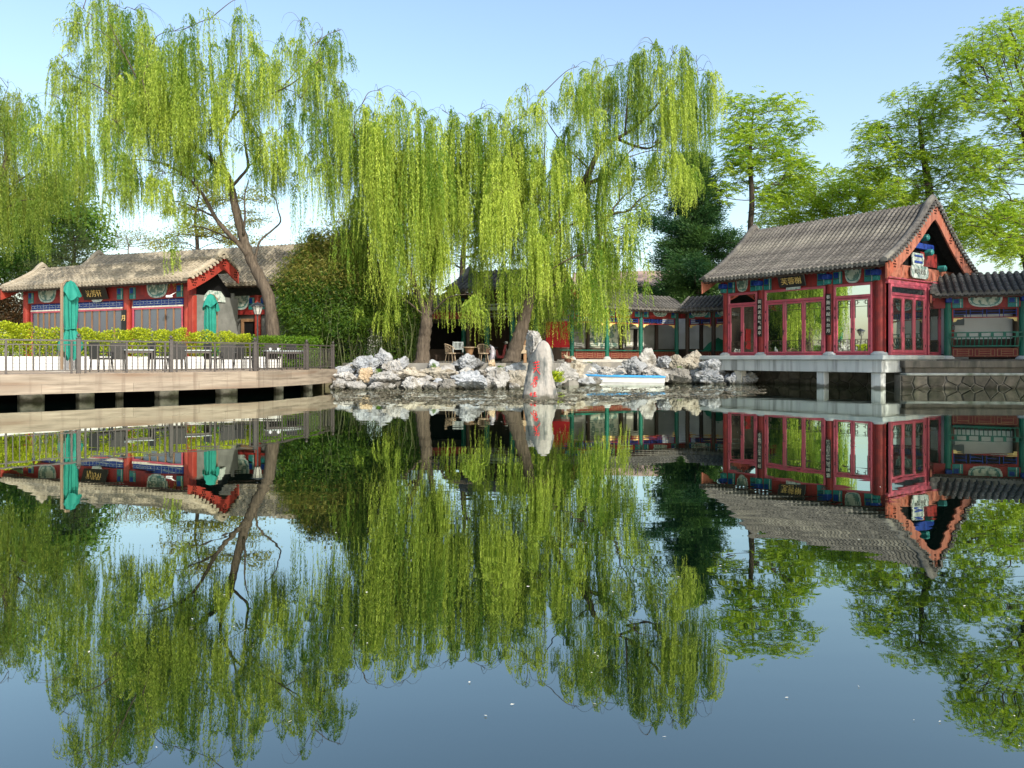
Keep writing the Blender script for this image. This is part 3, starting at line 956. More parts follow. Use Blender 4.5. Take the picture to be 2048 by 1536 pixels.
def left_hall():
    root = thing('garden_hall', 'low red hall with sunlit beige tile roof behind the green hedge', 'building', (-25.1, 38.6, 0.80), math.atan2(-0.398, 0.917))
    L, D = 11.55, 2.6
    ob('plinth', MB().box(-0.3, L + 0.3, -0.4, D + 0.3, -0.3, 0.0), 'plinth_stone', root)
    cols = [0.2, 3.55, 7.45, 11.3]
    for i, x in enumerate(cols):
        column(root, x, 0.0, 0.0, 3.7, 0.17, 'red_lit')
        ob('column_panel', MB().box(x - 0.30, x + 0.30, 0.04, 0.10, 0, 3.3), 'red_paint', root)
    ob('rear_wall', MB().box(0, L, D - 0.2, D, 0, 3.6), 'grey_brick', root)
    ob('room_shade_core', MB().box(0.3, L - 0.5, 0.16, D - 0.22, 0, 3.7), 'void_shade', root)  # near-black block painted as the unlit room
    ob('end_wall', MB().box(0, 0.15, 0.1, D, 0, 3.6), 'grey_brick', root)
    ob('beam', MB().box(0, L + 0.1, -0.06, 0.14, 3.22, 3.92), 'red_paint', root)
    for i in range(3):
        a, b = cols[i] + 0.32, cols[i + 1] - 0.32
        fret_band(root, a, b, 2.92, 3.20, 0.03, 'blue_paint', 'pale_paint')
        ob('white_sill', MB().box(a, b, -0.02, 0.05, 2.84, 2.91), 'cream_line', root)
        wf = ob('window_frame', MB().box(a, b, -0.01, 0.03, 2.76, 2.835).box(a, a + 0.08, -0.01, 0.03, 0.4, 2.76).box(b - 0.08, b, -0.01, 0.03, 0.4, 2.76).box(a, b, -0.01, 0.03, 0.32, 0.40), 'door_red', root)
        n = 6
        for k in range(n):
            p0, p1 = a + 0.08 + k * (b - a - 0.16) / n, a + 0.08 + (k + 1) * (b - a - 0.16) / n
            ob('pane', MB().box(p0, p1, 0.045, 0.06, 0.4, 2.76), 'curtained_glass', wf)
            if k:
                ob('mullion', MB().box(p0 - 0.025, p0 + 0.025, 0.0, 0.05, 0.4, 2.76), 'brown_wood', wf)
        painted_cap(root, a - 0.1, a + 0.30, 3.26, 3.80, 0.07, FRONT)
        painted_cap(root, b - 0.30, b + 0.1, 3.26, 3.80, 0.07, FRONT)
        if i != 1:
            medallion(root, (a + b) / 2 + (0.1 if i else 0.0), 3.92, 0.66, 0.66, 0.07, FRONT)
    pl = ob('name_plaque', remap(MB().bevbox(-0.85, 0.85, -0.06, 0.0, -0.28, 0.28, 0.02), lambda x, y, z: (5.5 + x, -0.20 + y - z * 0.35, 3.58 + z)), 'black_lacquer', root)
    t = ob('lettering', text_mesh('沁芳轩', 0.36, 'gold_paint'), None, pl)
    t.location = (5.5, -0.275, 3.56)
    t.rotation_euler = (R(109), 0, 0)
    ob('plaque_foot', MB().prism([(5.1, 3.33), (5.9, 3.33), (5.75, 3.18), (5.25, 3.18)], -0.12, -0.08), 'pale_paint', root)
    # small black boards with writing on the two inner columns
    for x, txt in ((3.55, '云'), (7.45, '月')):
        cb = ob('couplet_board', MB().box(x - 0.15, x + 0.15, -0.22, -0.18, 1.2, 2.75), 'black_lacquer', root)
        t = ob('lettering', text_mesh(txt, 0.30, 'gold_paint', 0.004), None, cb)
        t.location = (x, -0.226, 2.35)
        t.rotation_euler = (R(90), 0, 0)
    # brick gable end
    ob('gable_wall', MB().box(L - 0.12, L + 0.22, -0.02, D, 0, 3.35), 'grey_brick', root)
    ob('corner_post', MB().bevbox(L - 0.02, L + 0.28, -0.22, 0.03, 0, 3.3, 0.02), 'red_lit', root)
    ob('gable_shade', remap(MB().prism([(0.0, 3.35), (D, 3.35), (D / 2, 4.7)], -0.05, 0.05), lambda a, o, z: (L - 0.08 + o, a, z)), 'void_shade', root)  # near-black triangle, gable shade as colour
    ob('gable_plaque', remap(MB().prism([(0.45, 3.1), (1.75, 3.1), (1.70, 3.35), (1.45, 3.60), (0.75, 3.60), (0.5, 3.35)], -0.05, 0.0), lambda a, o, z: (L + 0.28 + o, a, z)), 'pale_paint', root)
    cam_b = ob('security_camera', MB().bevbox(10.75, 11.05, -0.75, -0.62, 3.18, 3.29, 0.02).tube([(10.9, -0.65, 3.27), (10.9, -0.3, 3.45)], 0.02, 6), 'plastic_white', root)
    roof(root, -0.55, L + 0.55, -0.80, D + 0.80 - 0.02, 3.98, 5.25, 0.232, 0.072, 'tile_warm', 'tile_pan_warm_shade', tiles=9, barge='red_lit', bw=0.50, sag=0.25, back=False, back_from=0.55)
    return root


left_hall()


def main_hall():
    a = R(-19)
    cx, cy = -11.9, 40.2
    root = thing('main_hall', 'larger grey brick hall with long tile roof rising behind the red hall', 'building', (cx, cy, 0.80), a)
    x0, x1 = -13.4, 3.6
    ob('plinth', MB().box(x0, x1, -3.2, 3.0, -0.3, 0.0), 'plinth_stone', root)
    ob('wall', MB().box(x0 + 0.6, x1 - 0.5, -2.7, 2.7, 0, 3.4), 'grey_brick', root)
    ob('beam', MB().box(x0 + 0.4, x1 - 0.4, -2.86, -2.71, 2.65, 3.6), 'red_paint', root)
    for x in (-2.6, 0.15, 2.9):
        column(root, x, -2.86, 0, 3.6, 0.16, 'red_lit')
        painted_cap(root, x - 0.55, x - 0.18, 2.9, 3.5, 2.87, FRONT)
        painted_cap(root, x + 0.18, x + 0.55, 2.9, 3.5, 2.87, FRONT)
    medallion(root, -0.9, 3.60, 0.55, 0.70, 2.87, FRONT)
    medallion(root, 1.5, 3.60, 0.55, 0.70, 2.87, FRONT)
    dr = ob('doorway', MB().box(-0.9, -0.75, -2.82, -2.70, 0, 2.3).box(0.05, 0.20, -2.825, -2.70, 0, 2.3).box(-0.9, 0.2, -2.83, -2.70, 2.3, 2.45), 'brown_wood', root)
    ob('door_leaf', MB().box(-0.75, 0.05, -2.76, -2.71, 0, 2.3), 'void_shade', dr)  # near-black sheet painting in the doorway's shade
    roof(root, x0, x1, -3.6, 3.6, 4.12, 6.62, 0.245, 0.075, 'tile_warm', 'tile_pan_warm_shade', tiles=13, barge='red_lit', bw=0.5, sag=0.22, back=False)
    return root


main_hall()


def centre_hall():
    root = thing('porch_hall', 'small dark open porch hall with tile roof behind the hanging willow strands', 'building', (-2.55, 38.5, 1.12), R(-28))
    L, D = 4.3, 3.0
    ob('plinth', MB().box(-0.3, L + 0.3, -0.4, D, -0.2, 0.0), 'plinth_stone', root)
    for x in (0.1, 1.45, 2.9, L - 0.1):
        column(root, x, 0.0, 0.0, 3.2, 0.14, 'green_paint')
    ob('back_wall', MB().box(0, L, D - 0.4, D - 0.2, 0, 3.4), 'dark_wood', root)
    ob('side_wall', MB().box(-0.1, 0.02, 0.3, D - 0.4, 0, 3.4), 'dark_wood', root)
    ob('side_wall', MB().box(L - 0.02, L + 0.1, 0.3, D - 0.4, 0, 3.4), 'dark_wood', root)
    ob('beam', MB().box(-0.1, L + 0.1, -0.1, 0.1, 3.02, 3.5), 'dark_wood', root)
    ob('tie_beam', MB().box(-0.1, L + 0.1, -0.06, 0.06, 2.55, 2.72), 'slab_stone', root)
    ob('tie_beam', MB().box(-0.1, L + 0.1, -0.05, 0.05, 2.80, 2.88), 'slab_stone', root)
    fret_band(root, 0.2, L - 0.2, 2.1, 2.5, -0.02, 'dark_wood', 'slab_stone', 0.5)
    ob('notice', MB().box(2.15, 2.42, D - 0.43, D - 0.41, 1.6, 1.85), 'paper', root)
    roof(root, -0.5, L + 0.5, -0.75, D + 0.75, 3.55, 4.75, 0.29, 0.085, 'tile_grey', 'tile_pan_shade', tiles=8, barge='red_lit', bw=0.42, sag=0.28)
    return root


centre_hall()


# ------------------------------------------------------------------ covered corridors
def lattice_bench(root, x0, x1, y, z0, z1, m, line):
    bp = ob('bench_panel', MB().box(x0, x1, y - 0.02, y + 0.02, z0, z1), m, root)
    mb = MB()
    n = max(1, int(round((x1 - x0) / 0.75)))
    c = (x1 - x0) / n
    h = z1 - z0
    k = 0.022
    for i in range(n):
        a = x0 + i * c
        e0, e1 = y - 0.034, y - 0.021
        for zz in (0.10, 0.34, 0.62, 0.86):
            mb.box(a + c * (0.05 if zz in (0.10, 0.86) else 0.22), a + c * (0.95 if zz in (0.10, 0.86) else 0.78), e0, e1, z0 + h * zz, z0 + h * zz + k)
        for xx in (0.05, 0.22, 0.76, 0.93):
            mb.box(a + c * xx, a + c * xx + k, e0 + 0.001, e1, z0 + h * 0.12, z0 + h * 0.86)
        mb.box(a + c * 0.49, a + c * 0.49 + k, e0 + 0.001, e1, z0, z0 + h * 0.12)
    ob('fret_lines', mb, line, bp)['kind'] = 'stuff'


def hanging_fret(root, x0, x1, y, z0, z1, base='blue_paint', line='slab_stone'):
    fr = ob('hanging_fret', MB().box(x0, x1, y - 0.025, y + 0.025, z1 - 0.05, z1).box(x0, x1, y - 0.025, y + 0.025, z0, z0 + 0.045).box(x0, x0 + 0.05, y - 0.026, y + 0.026, z0 - 0.12, z1).box(x1 - 0.05, x1, y - 0.026, y + 0.026, z0 - 0.12, z1), 'red_paint', root)
    mb = MB()
    n = max(2, int((x1 - x0) / 0.55))
    c = (x1 - x0) / n
    h = z1 - z0
    for i in range(n):
        a = x0 + i * c
        mb.box(a + c * 0.1, a + c * 0.9, y - 0.012, y + 0.012, z0 + h * 0.36, z0 + h * 0.36 + 0.025)
        mb.box(a + c * 0.1, a + c * 0.9, y - 0.012, y + 0.012, z0 + h * 0.64, z0 + h * 0.64 + 0.025)
        mb.box(a + c * 0.1, a + c * 0.1 + 0.025, y - 0.013, y + 0.013, z0 + 0.04, z0 + h - 0.05)
        mb.box(a + c * 0.86, a + c * 0.86 + 0.025, y - 0.013, y + 0.013, z0 + 0.04, z0 + h - 0.05)
    ob('fret_lines', mb, 'blue_paint', fr)['kind'] = 'stuff'
    for (a, s) in ((x0 + 0.05, 1), (x1 - 0.05, -1)):
        ob('carved_bracket', MB().prism([(a, z0), (a + s * 0.42, z0), (a + s * 0.30, z0 - 0.05), (a + s * 0.16, z0 - 0.06), (a + s * 0.10, z0 - 0.16), (a, z0 - 0.18)][::s], y - 0.02, y + 0.02), 'gold_paint', fr)


def corridor(name, label, loc, rz, L, D, cols, zE, zR, hcol, gables, colmat='green_paint', bays=True, back_posts=(), pitch=0.29, posters=(), panels=True, red=None, rowback=False, wallx=None, painted_dark=False, wallmat='white_wall'):
    root = thing(name, label, 'corridor', loc, rz)
    ob('plinth', MB().bevbox(-0.2, L + 0.2, -0.35, D + 0.2, -0.16, 0.0, 0.02), 'plinth_stone', root)
    for x in cols:
        column(root, x, 0.0, 0.0, hcol, 0.12, colmat)
        column(root, x, D, 0.0, hcol, 0.11, 'dark_wood', base=False)
    wx0, wx1 = wallx or (0, L)
    ob('back_wall', MB().box(wx0, wx1, D + 0.12, D + 0.24, 0.0, hcol), 'void_shade' if painted_dark else wallmat, root)  # near-black version paints the corridor's shade onto its back wall
    ob('wainscot', MB().box(wx0, wx1, D + 0.08, D + 0.118, 0.0, 0.62), 'dark_wood', root)
    ob('beam', MB().box(0, L, -0.08, 0.08, hcol - 0.42, hcol), 'red_paint', root)
    ob('wall_beam', MB().box(0, L, D - 0.06, D + 0.06, hcol - 0.55, hcol), 'dark_wood', root)
    for i in range(len(cols) - 1):
        a, b = cols[i] + 0.13, cols[i + 1] - 0.13
        if painted_dark:
            continue
        hanging_fret(root, a, b, 0.0, hcol - 0.80, hcol - 0.43)
        lattice_bench(root, a, b, 0.0, 0.06, 0.44, 'dark_red', 'brown_wood')
        ob('bench_seat', MB().box(a, b, -0.16, 0.16, 0.46, 0.51), 'green_paint', root)
        painted_cap(root, a, a + 0.36, hcol - 0.41, hcol - 0.02, 0.09, FRONT)
        painted_cap(root, b - 0.36, b, hcol - 0.41, hcol - 0.02, 0.09, FRONT)
        medallion(root, (a + b) / 2, hcol, 0.52, 0.36, 0.09, FRONT)
    roof(root, -0.15, L + 0.15, -0.62, D + 0.62, zE, zR, pitch, 0.085, tiles=8, gables=gables, studs=False, verge=False, bw=0.3, sag=0.2, back=rowback)
    return root


# from the porch hall to the bend, then on to the pavilion
ax, ay, bx, by, cx2, cy2 = 1.0, 37.9, 9.75, 43.05, 12.6, 40.6
c1 = corridor('corridor', 'long covered corridor with green columns behind the rocks and the blue boat', (ax, ay, 1.20), math.atan2(by - ay, bx - ax), math.hypot(bx - ax, by - ay), 1.7,
              [0.2, 2.45, 4.75, 7.1, 9.75], 2.78, 3.62, 2.75, (), pitch=0.27, wallx=(0, 11.6), wallmat='wall_grey_shade')
c2 = corridor('corridor', 'short bend of covered corridor joining the red pavilion from the left', (bx, by, 1.20), math.atan2(cy2 - by, cx2 - bx), math.hypot(cx2 - bx, cy2 - by), 1.7,
              [0.35, 1.95, 3.5], 2.78, 3.62, 2.75, (), colmat='dark_wood', pitch=0.27, wallx=(-1.2, 3.7))
# grey screens, white sheets and the gable-topped notice on the corridor's back wall
for (x0, x1, z0, z1, m) in ((2.6, 4.4, 0.64, 1.95, 'grey_brick'), (4.9, 6.9, 0.64, 1.95, 'landscape_paint')):
    ob('wall_screen', MB().box(x0, x1, 1.74, 1.77, z0, z1), m, c1)
for (x0, x1, z0, z1) in ((2.2, 2.36, 0.8, 1.75), (2.62, 2.8, 0.8, 1.75), (7.45, 7.95, 0.72, 1.70), (8.25, 8.75, 0.72, 1.70)):
    ob('hanging_sheet', MB().box(x0, x1, 1.66, 1.68, z0, z1), 'paper', c1)
ob('notice_gable', MB().prism([(7.6, 1.78), (8.6, 1.78), (8.1, 2.02)], 1.60, 1.63), 'paper', c1)
ob('dark_post', MB().box(8.0, 8.2, 1.58, 1.66, 0.0, 1.76), 'black_lacquer', c1)

# red cloth hung behind the willow
rc = tag(ob('red_banner', MB().bevbox(-0.85, 0.85, -0.02, 0.02, 0.0, 1.28, 0.005), 'banner_red', loc=(2.05, 37.2, 1.80), rz=R(14)), 'bright red cloth panel hung in the corridor behind the willow', 'banner')

# the stretch left of the porch hall, its shade painted as a near-black back wall
c3 = corridor('corridor', 'open corridor end with painted-in shade beside the left willow trunk', (-6.6, 37.6, 1.12), R(6), 4.6, 2.0, [0.2, 2.2, 4.4], 2.62, 3.45, 2.55, (), colmat='dark_wood', pitch=0.29, painted_dark=True)

# the corridor on the right of the pavilion
p0, p1 = at(1878, 700, 34.4), at(2180, 700, 32.2)
L_ = math.hypot(p1.x - p0.x, p1.y - p0.y)
c4 = thing('corridor', 'shaded covered corridor with green columns and slatted bench right of the pavilion', 'corridor', (p0.x, p0.y, 1.22), math.atan2(p1.y - p0.y, p1.x - p0.x))


def right_corridor(root, L):
    D, hcol = 1.9, 2.72
    cols = [0.35, 3.25, 6.15]
    ob('plinth', MB().bevbox(-0.5, L + 0.5, -0.6, D + 0.4, -0.17, 0.0, 0.02), 'ledge_stone', root)
    for x in cols:
        column(root, x, 0, 0, hcol, 0.155, 'green_paint')
        column(root, x + 0.1, D, 0, hcol, 0.13, 'dark_wood', base=False)
    ob('back_wall', MB().box(-0.4, L, D + 0.14, D + 0.26, 0.0, hcol + 0.2), 'white_wall', root)
    ob('wainscot', MB().box(-0.4, L, D + 0.10, D + 0.138, 0.0, 0.95), 'dark_wood', root)
    ob('beam', MB().box(-0.3, L, -0.1, 0.1, hcol - 0.40, hcol + 0.1), 'red_paint', root)
    ob('wall_beam', MB().box(-0.3, L, D - 0.06, D + 0.06, hcol - 0.60, hcol), 'dark_wood', root)
    for i in range(len(cols) - 1):
        a, b = cols[i] + 0.17, cols[i + 1] - 0.17
        hanging_fret(root, a, b, 0, hcol - 0.86, hcol - 0.42)
        lattice_bench(root, a, b, 0, 0.10, 0.50, 'dark_red', 'brown_wood')
        ob('bench_seat', MB().bevbox(a, b, -0.18, 0.18, 0.56, 0.62, 0.01), 'green_paint', root)
        for (zz, yy) in ((1.17, -0.30), (0.97, -0.26)):
            ob('bench_rail', MB().box(a - 0.15, b + 0.15, yy - 0.025, yy + 0.025, zz, zz + 0.05), 'green_paint', root)
        sp = MB()
        sp.bar((0, -0.15, 0.62), (0, -0.24, 0.80), 0.035).bar((0, -0.24, 0.80), (0, -0.27, 0.98), 0.035)
        sm = sp.mesh('bench_spindle')
        sm.materials.append(MAT['green_paint'])
        n = int((b - a) / 0.17)
        for k in range(n + 1):
            ob('bench_spindle', sm, parent=root, loc=(a + k * (b - a) / n, 0, 0))
        n2 = int((b - a) / 0.5)
        for k in range(n2 + 1):
            ob('rail_block', MB().box(-0.06, 0.06, -0.305, -0.28, 1.022, 1.168), 'green_paint', root, loc=(a + 0.1 + k * (b - a - 0.2) / n2, 0, 0))
        painted_cap(root, a, a + 0.42, hcol - 0.40, hcol + 0.02, 0.11, FRONT)
        painted_cap(root, b - 0.42, b, hcol - 0.40, hcol + 0.02, 0.11, FRONT)
        medallion(root, (a + b) / 2, hcol + 0.06, 0.66, 0.44, 0.11, FRONT)
    for x in cols:
        ob('beam_head', MB().bevbox(x - 0.13, x + 0.13, -0.36, -0.10, hcol - 0.16, hcol + 0.06, 0.03), 'blue_paint', root)
    eb = ob('meter_box', MB().bevbox(0.75, 1.28, D - 0.02, D + 0.10, 1.62, 2.10, 0.02).box(0.78, 0.90, D, D + 0.10, 1.40, 1.60), 'grey_box', root)
    roof(root, -0.35, L + 0.2, -0.78, D + 0.78, 2.92, 3.95, 0.285, 0.095, tiles=8, gables=('l',), studs=False, verge=False, bw=0.34, sag=0.2)


right_corridor(c4, L_)
# ------------------------------------------------------------------ the deck over the pond
DK = 0.81
DECK = [(-17.6, 17.6), (-14.0, 20.5), (-12.56, 21.8), (-10.68, 23.6), (-8.79, 25.8), (-7.85, 28.9), (-7.45, 31.6)]
dk = thing('deck', 'pale timber deck on stone piles at the left edge of the pond', 'deck')
back = [(-9.2, 34.5), (-14.0, 36.5), (-22, 34), (-27, 28)]
poly = DECK + back
mb = MB()
n = len(poly)
mb.add([(x, y, DK) for x, y in poly] + [(x, y, DK - 0.12) for x, y in poly], [tuple(range(n)), tuple(reversed(range(n, 2 * n)))] + [(i, i + n, (i + 1) % n + n, (i + 1) % n) for i in range(n)])
ob('deck_floor', mb, 'deck_wood', dk)


def along(P, s):
    for i in range(len(P) - 1):
        a, b = Vector(P[i]), Vector(P[i + 1])
        l = (b - a).length
        if s <= l or i == len(P) - 2:
            return a + (b - a) * (s / l), (b - a).normalized()
        s -= l


DLEN = sum((Vector(DECK[i + 1]) - Vector(DECK[i])).length for i in range(len(DECK) - 1))
cuts = [0, 4.62, 6.55, 9.15, 10.9, 12.05, 14.1, 15.2, DLEN]
for row, (z0, z1) in enumerate(((0.245, 0.505), (0.508, 0.80))):
    cs = cuts if row else [0, 3.2, 5.6, 8.0, 10.0, 12.05, 13.2, 15.2, DLEN]
    for i in range(len(cs) - 1):
        ss = [cs[i]] + [sum((Vector(DECK[k + 1]) - Vector(DECK[k])).length for k in range(j)) for j in range(1, len(DECK))] + [cs[i + 1]]
        ss = sorted(s for s in ss if cs[i] <= s <= cs[i + 1])
        vs, fs = [], []
        off = random.uniform(0.0, 0.012)
        for k, s in enumerate(ss):
            s_ = s + (0.003 if k == 0 else -0.003 if k == len(ss) - 1 else 0)
            p, t = along(DECK, s_)
            nrm_ = Vector((t.y, -t.x))
            f = p + nrm_ * (0.05 + off)
            g = p + nrm_ * 0.003
            vs += [(f.x, f.y, z0), (f.x, f.y, z1), (g.x, g.y, z1), (g.x, g.y, z0)]
        m_ = len(ss)
        for k in range(m_ - 1):
            a = k * 4
            fs += [(a, a + 4, a + 5, a + 1), (a + 1, a + 5, a + 6, a + 2), (a + 3, a + 2, a + 6, a + 7), (a, a + 3, a + 7, a + 4)]
        fs += [(0, 1, 2, 3), (4 * m_ - 1, 4 * m_ - 2, 4 * m_ - 3, 4 * m_ - 4)]
        ob('fascia_board', MB().add(vs, fs), 'fascia_wood', dk)
# end face of the deck by the rocks
e = Vector(DECK[-1])
ob('fascia_board', MB().bar((e.x + 0.05, e.y + 0.05, 0.525), (-9.1, 34.5, 0.525), 0.05, 0.55), 'fascia_wood', dk)
for s, off, w_, d_, round_ in ((4.3, 0.9, 0.10, 0.10, 1), (5.5, 0.9, 0.62, 0.4, 0), (6.9, 0.8, 0.42, 0.4, 0), (8.0, 1.3, 0.22, 0.3, 1), (9.3, 0.7, 0.62, 0.4, 0), (11.35, 0.7, 0.62, 0.4, 0), (14.1, 0.5, 0.34, 0.34, 1), (16.3, 0.45, 0.34, 0.34, 1), (2.6, 0.8, 0.6, 0.4, 0)):
    p, t = along(DECK, s)
    q = p + Vector((-t.y, t.x)) * off
    mb = MB()
    if round_:
        mb.lathe([(w_ / 2, -0.6), (w_ / 2 * 1.05, 0.2), (w_ / 2, 0.69)], 10)
    else:
        mb.bevbox(-w_ / 2, w_ / 2, -d_ / 2, d_ / 2, -0.6, 0.69, 0.03)
    ob('pile', mb, 'pile_stone', dk, loc=(q.x, q.y, 0), rz=math.atan2(t.y, t.x))
ob('under_deck_shade', MB().add([(x - 1.9, y + 1.9, z) for z in (-0.6, 0.69) for x, y in DECK], [(i, i + 1, i + 1 + len(DECK), i + len(DECK)) for i in range(len(DECK) - 1)]), 'void_shade', dk)  # near-black sheet standing in for the shade below the deck

# ------------------------------------------------------------------ railing
rl = thing('railing', 'brown metal balustrade with ball-topped posts along the deck edge', 'railing')
posts = [(-15.25, 19.5), (-12.56, 21.8), (-10.68, 23.6), (-8.79, 25.8), (-7.85, 28.9), (-7.45, 31.5)]
posts = [(x - 0.09, y + 0.09) for x, y in posts]
pm = MB().bevbox(-0.055, 0.055, -0.055, 0.055, 0, 1.03, 0.008).bevbox(-0.07, 0.07, -0.07, 0.07, 1.03, 1.05, 0.004)
pm.lathe([(0.012, 1.05), (0.03, 1.065), (0.052, 1.10), (0.052, 1.12), (0.03, 1.155), (0.008, 1.17)], 12).mesh('x')
pm = pm.mesh('post')
pm.materials.append(MAT['rail_metal'])
bm1 = MB().box(-0.011, 0.011, -0.011, 0.011, 0.10, 0.82).mesh('baluster')
bm1.materials.append(MAT['rail_metal'])
bm2 = MB().bevbox(-0.028, 0.028, -0.02, 0.02, 0.0, 0.94, 0.004).mesh('stanchion')
bm2.materials.append(MAT['rail_metal'])
allp = [(-17.7, 17.8)] + posts
for i in range(len(allp) - 1):
    a, b = Vector(allp[i]), Vector(allp[i + 1])
    t = (b - a).normalized()
    an = math.atan2(t.y, t.x)
    if i < len(allp) - 1:
        ob('post', pm, parent=rl, loc=(b.x, b.y, DK), rz=an)
    l = (b - a).length
    for z, h, w_ in ((0.94, 0.045, 0.06), (0.82, 0.03, 0.03), (0.08, 0.03, 0.03)):
        ob('rail', MB().bar((a.x, a.y, DK + z + h / 2), (b.x, b.y, DK + z + h / 2), w_, h), 'rail_metal', rl)
    st = [0.18, l / 2, l - 0.18]
    for s in st:
        p = a + t * s
        ob('stanchion', bm2, parent=rl, loc=(p.x, p.y, DK), rz=an)
    for (s0, s1) in ((0.18, l / 2), (l / 2, l - 0.18)):
        nb = int((s1 - s0) / 0.155)
        for k in range(1, nb):
            p = a + t * (s0 + (s1 - s0) * k / nb)
            ob('baluster', bm1, parent=rl, loc=(p.x, p.y, DK), rz=an)


# ------------------------------------------------------------------ leaf meshes
def leaf_mesh(name, P, D, ln, wd, tint, mtl, fold=0.25, up=None, tri=False):
    """one kite-shaped face per leaf; P base points, D directions"""
    n = len(P)
    P = np.asarray(P, np.float32)
    D = np.asarray(D, np.float32)
    D /= np.linalg.norm(D, axis=1, keepdims=True) + 1e-9
    A = rng.normal(size=(n, 3)).astype(np.float32)
    if up is not None:
        A = A * 0.6 + np.asarray(up, np.float32)
    Sd = np.cross(D, A)
    Sd /= np.linalg.norm(Sd, axis=1, keepdims=True) + 1e-9
    Nn = np.cross(Sd, D)
    ln = np.broadcast_to(np.asarray(ln, np.float32), (n,))[:, None]
    wd = np.broadcast_to(np.asarray(wd, np.float32), (n,))[:, None]
    k = 3 if tri else 4
    V = np.empty((n, k, 3), np.float32)
    if tri:
        # slender blade: widest near its stalk
        mid = P + D * ln * 0.12
        V[:, 0] = mid + Sd * wd * 0.45
        V[:, 1] = P + D * ln + Nn * wd * fold
        V[:, 2] = mid - Sd * wd * 0.45
    else:
        mid = P + D * ln * 0.42 + Nn * wd * fold
        V[:, 0] = P
        V[:, 1] = mid + Sd * wd * 0.5
        V[:, 2] = P + D * ln
        V[:, 3] = mid - Sd * wd * 0.5
    m = bpy.data.meshes.new(name)
    m.vertices.add(k * n)
    m.vertices.foreach_set('co', V.reshape(-1))
    m.loops.add(k * n)
    m.loops.foreach_set('vertex_index', np.arange(k * n, dtype=np.int32))
    m.polygons.add(n)
    m.polygons.foreach_set('loop_start', np.arange(0, k * n, k, dtype=np.int32))
    a = m.attributes.new('tint', 'FLOAT', 'FACE')
    a.data.foreach_set('value', np.clip(np.broadcast_to(np.asarray(tint, np.float32), (n,)), 0, 1).astype(np.float32))
    m.update(calc_edges=True)
    m.materials.append(MAT[mtl])
    return m


def rdir(n):
    v = rng.normal(size=(n, 3))
    return v / np.linalg.norm(v, axis=1, keepdims=True)


# ------------------------------------------------------------------ planters with their hedges
HA, HB = Vector((-18.6, 24.4)), Vector((-9.9, 31.9))
hd = (HB - HA).normalized()
hrz = math.atan2(hd.y, hd.x)
NP = 9
pl_len = (HB - HA).length / NP
hues = [('clipped yellow-green', 1), ('dense bright green', 0.6)]
place = ['at the far left of the deck', 'just left of the near closed parasol', 'right behind the near closed parasol', 'behind the first dark table', 'midway between the two parasols',
         'beside the second dark table', 'just left of the far closed parasol', 'right of the far closed parasol', 'in front of the leaning willow trunk']


def planter(c, i, l, w_=0.55, h=0.52):
    root = thing('planter', 'white slatted planter box ' + place[i], 'planter', (c.x, c.y, DK), hrz, 'white planter boxes on the deck')
    ob('box', MB().box(-l / 2 + 0.02, l / 2 - 0.02, -w_ / 2 + 0.02, w_ / 2 - 0.02, 0.02, h - 0.05), 'planter_white', root)
    sm = MB().bevbox(-l / 2, l / 2, -w_ / 2 - 0.012, -w_ / 2 + 0.018, 0, 0.118, 0.006).mesh('slat')
    sm.materials.append(MAT['planter_white'])
    for k in range(4):
        ob('slat', sm, parent=root, loc=(0, 0, 0.02 + k * 0.125))
    for s in (-1, 1):
        ob('end_board', MB().box(s * (l / 2) - 0.012, s * (l / 2) + 0.012, -w_ / 2, w_ / 2, 0.02, h), 'planter_white', root)
    ob('soil', MB().box(-l / 2 + 0.03, l / 2 - 0.03, -w_ / 2 + 0.03, w_ / 2 - 0.03, h - 0.04, h - 0.02), 'soil', root)


def hedge(c, i, l, h, mtl, dens, ends, lab):
    root = thing('hedge', lab, 'hedge', (c.x, c.y, DK + 0.48), hrz, 'hedges in the planters')
    n = int(3400 * l * h / 1.6 * dens)
    u = rng.uniform(-l / 2, l / 2, n)
    # uneven bushes: the top wavers along the box
    f = 0.5 + 0.5 * np.sin(u * 5.1 + i * 2.3) * np.cos(u * 2.2 + i)
    top = h * (0.80 + 0.20 * f)
    z = top * rng.uniform(0, 1, n) ** 0.75
    sh = rng.uniform(0, 1, n) < 0.75
    y = np.where(sh, -1, 1) * 0.30 * rng.uniform(0.55, 1.1, n) * (0.85 + 0.25 * np.sin(u * 9 + z * 7))
    y = np.where(rng.uniform(0, 1, n) < 0.25, rng.uniform(-0.3, 0.3, n), y)
    P = np.stack([u, y, z], 1)
    D = rdir(n) + np.array([0, -0.4, 0.7])
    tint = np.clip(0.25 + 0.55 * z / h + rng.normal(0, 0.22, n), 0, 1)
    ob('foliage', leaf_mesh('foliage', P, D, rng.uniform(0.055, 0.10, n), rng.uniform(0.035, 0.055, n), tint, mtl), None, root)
    mb = MB()
    for k in range(int(l / 0.22)):
        x = -l / 2 + 0.12 + k * 0.22
        mb.tube([(x, 0, -0.03), (x + random.uniform(-0.06, 0.06), random.uniform(-0.08, 0.08), h * 0.45), (x + random.uniform(-0.1, 0.1), random.uniform(-0.12, 0.12), h * 0.8)], [0.012, 0.009, 0.005], 4)
    ob('stem', mb, 'bark_dark', root)


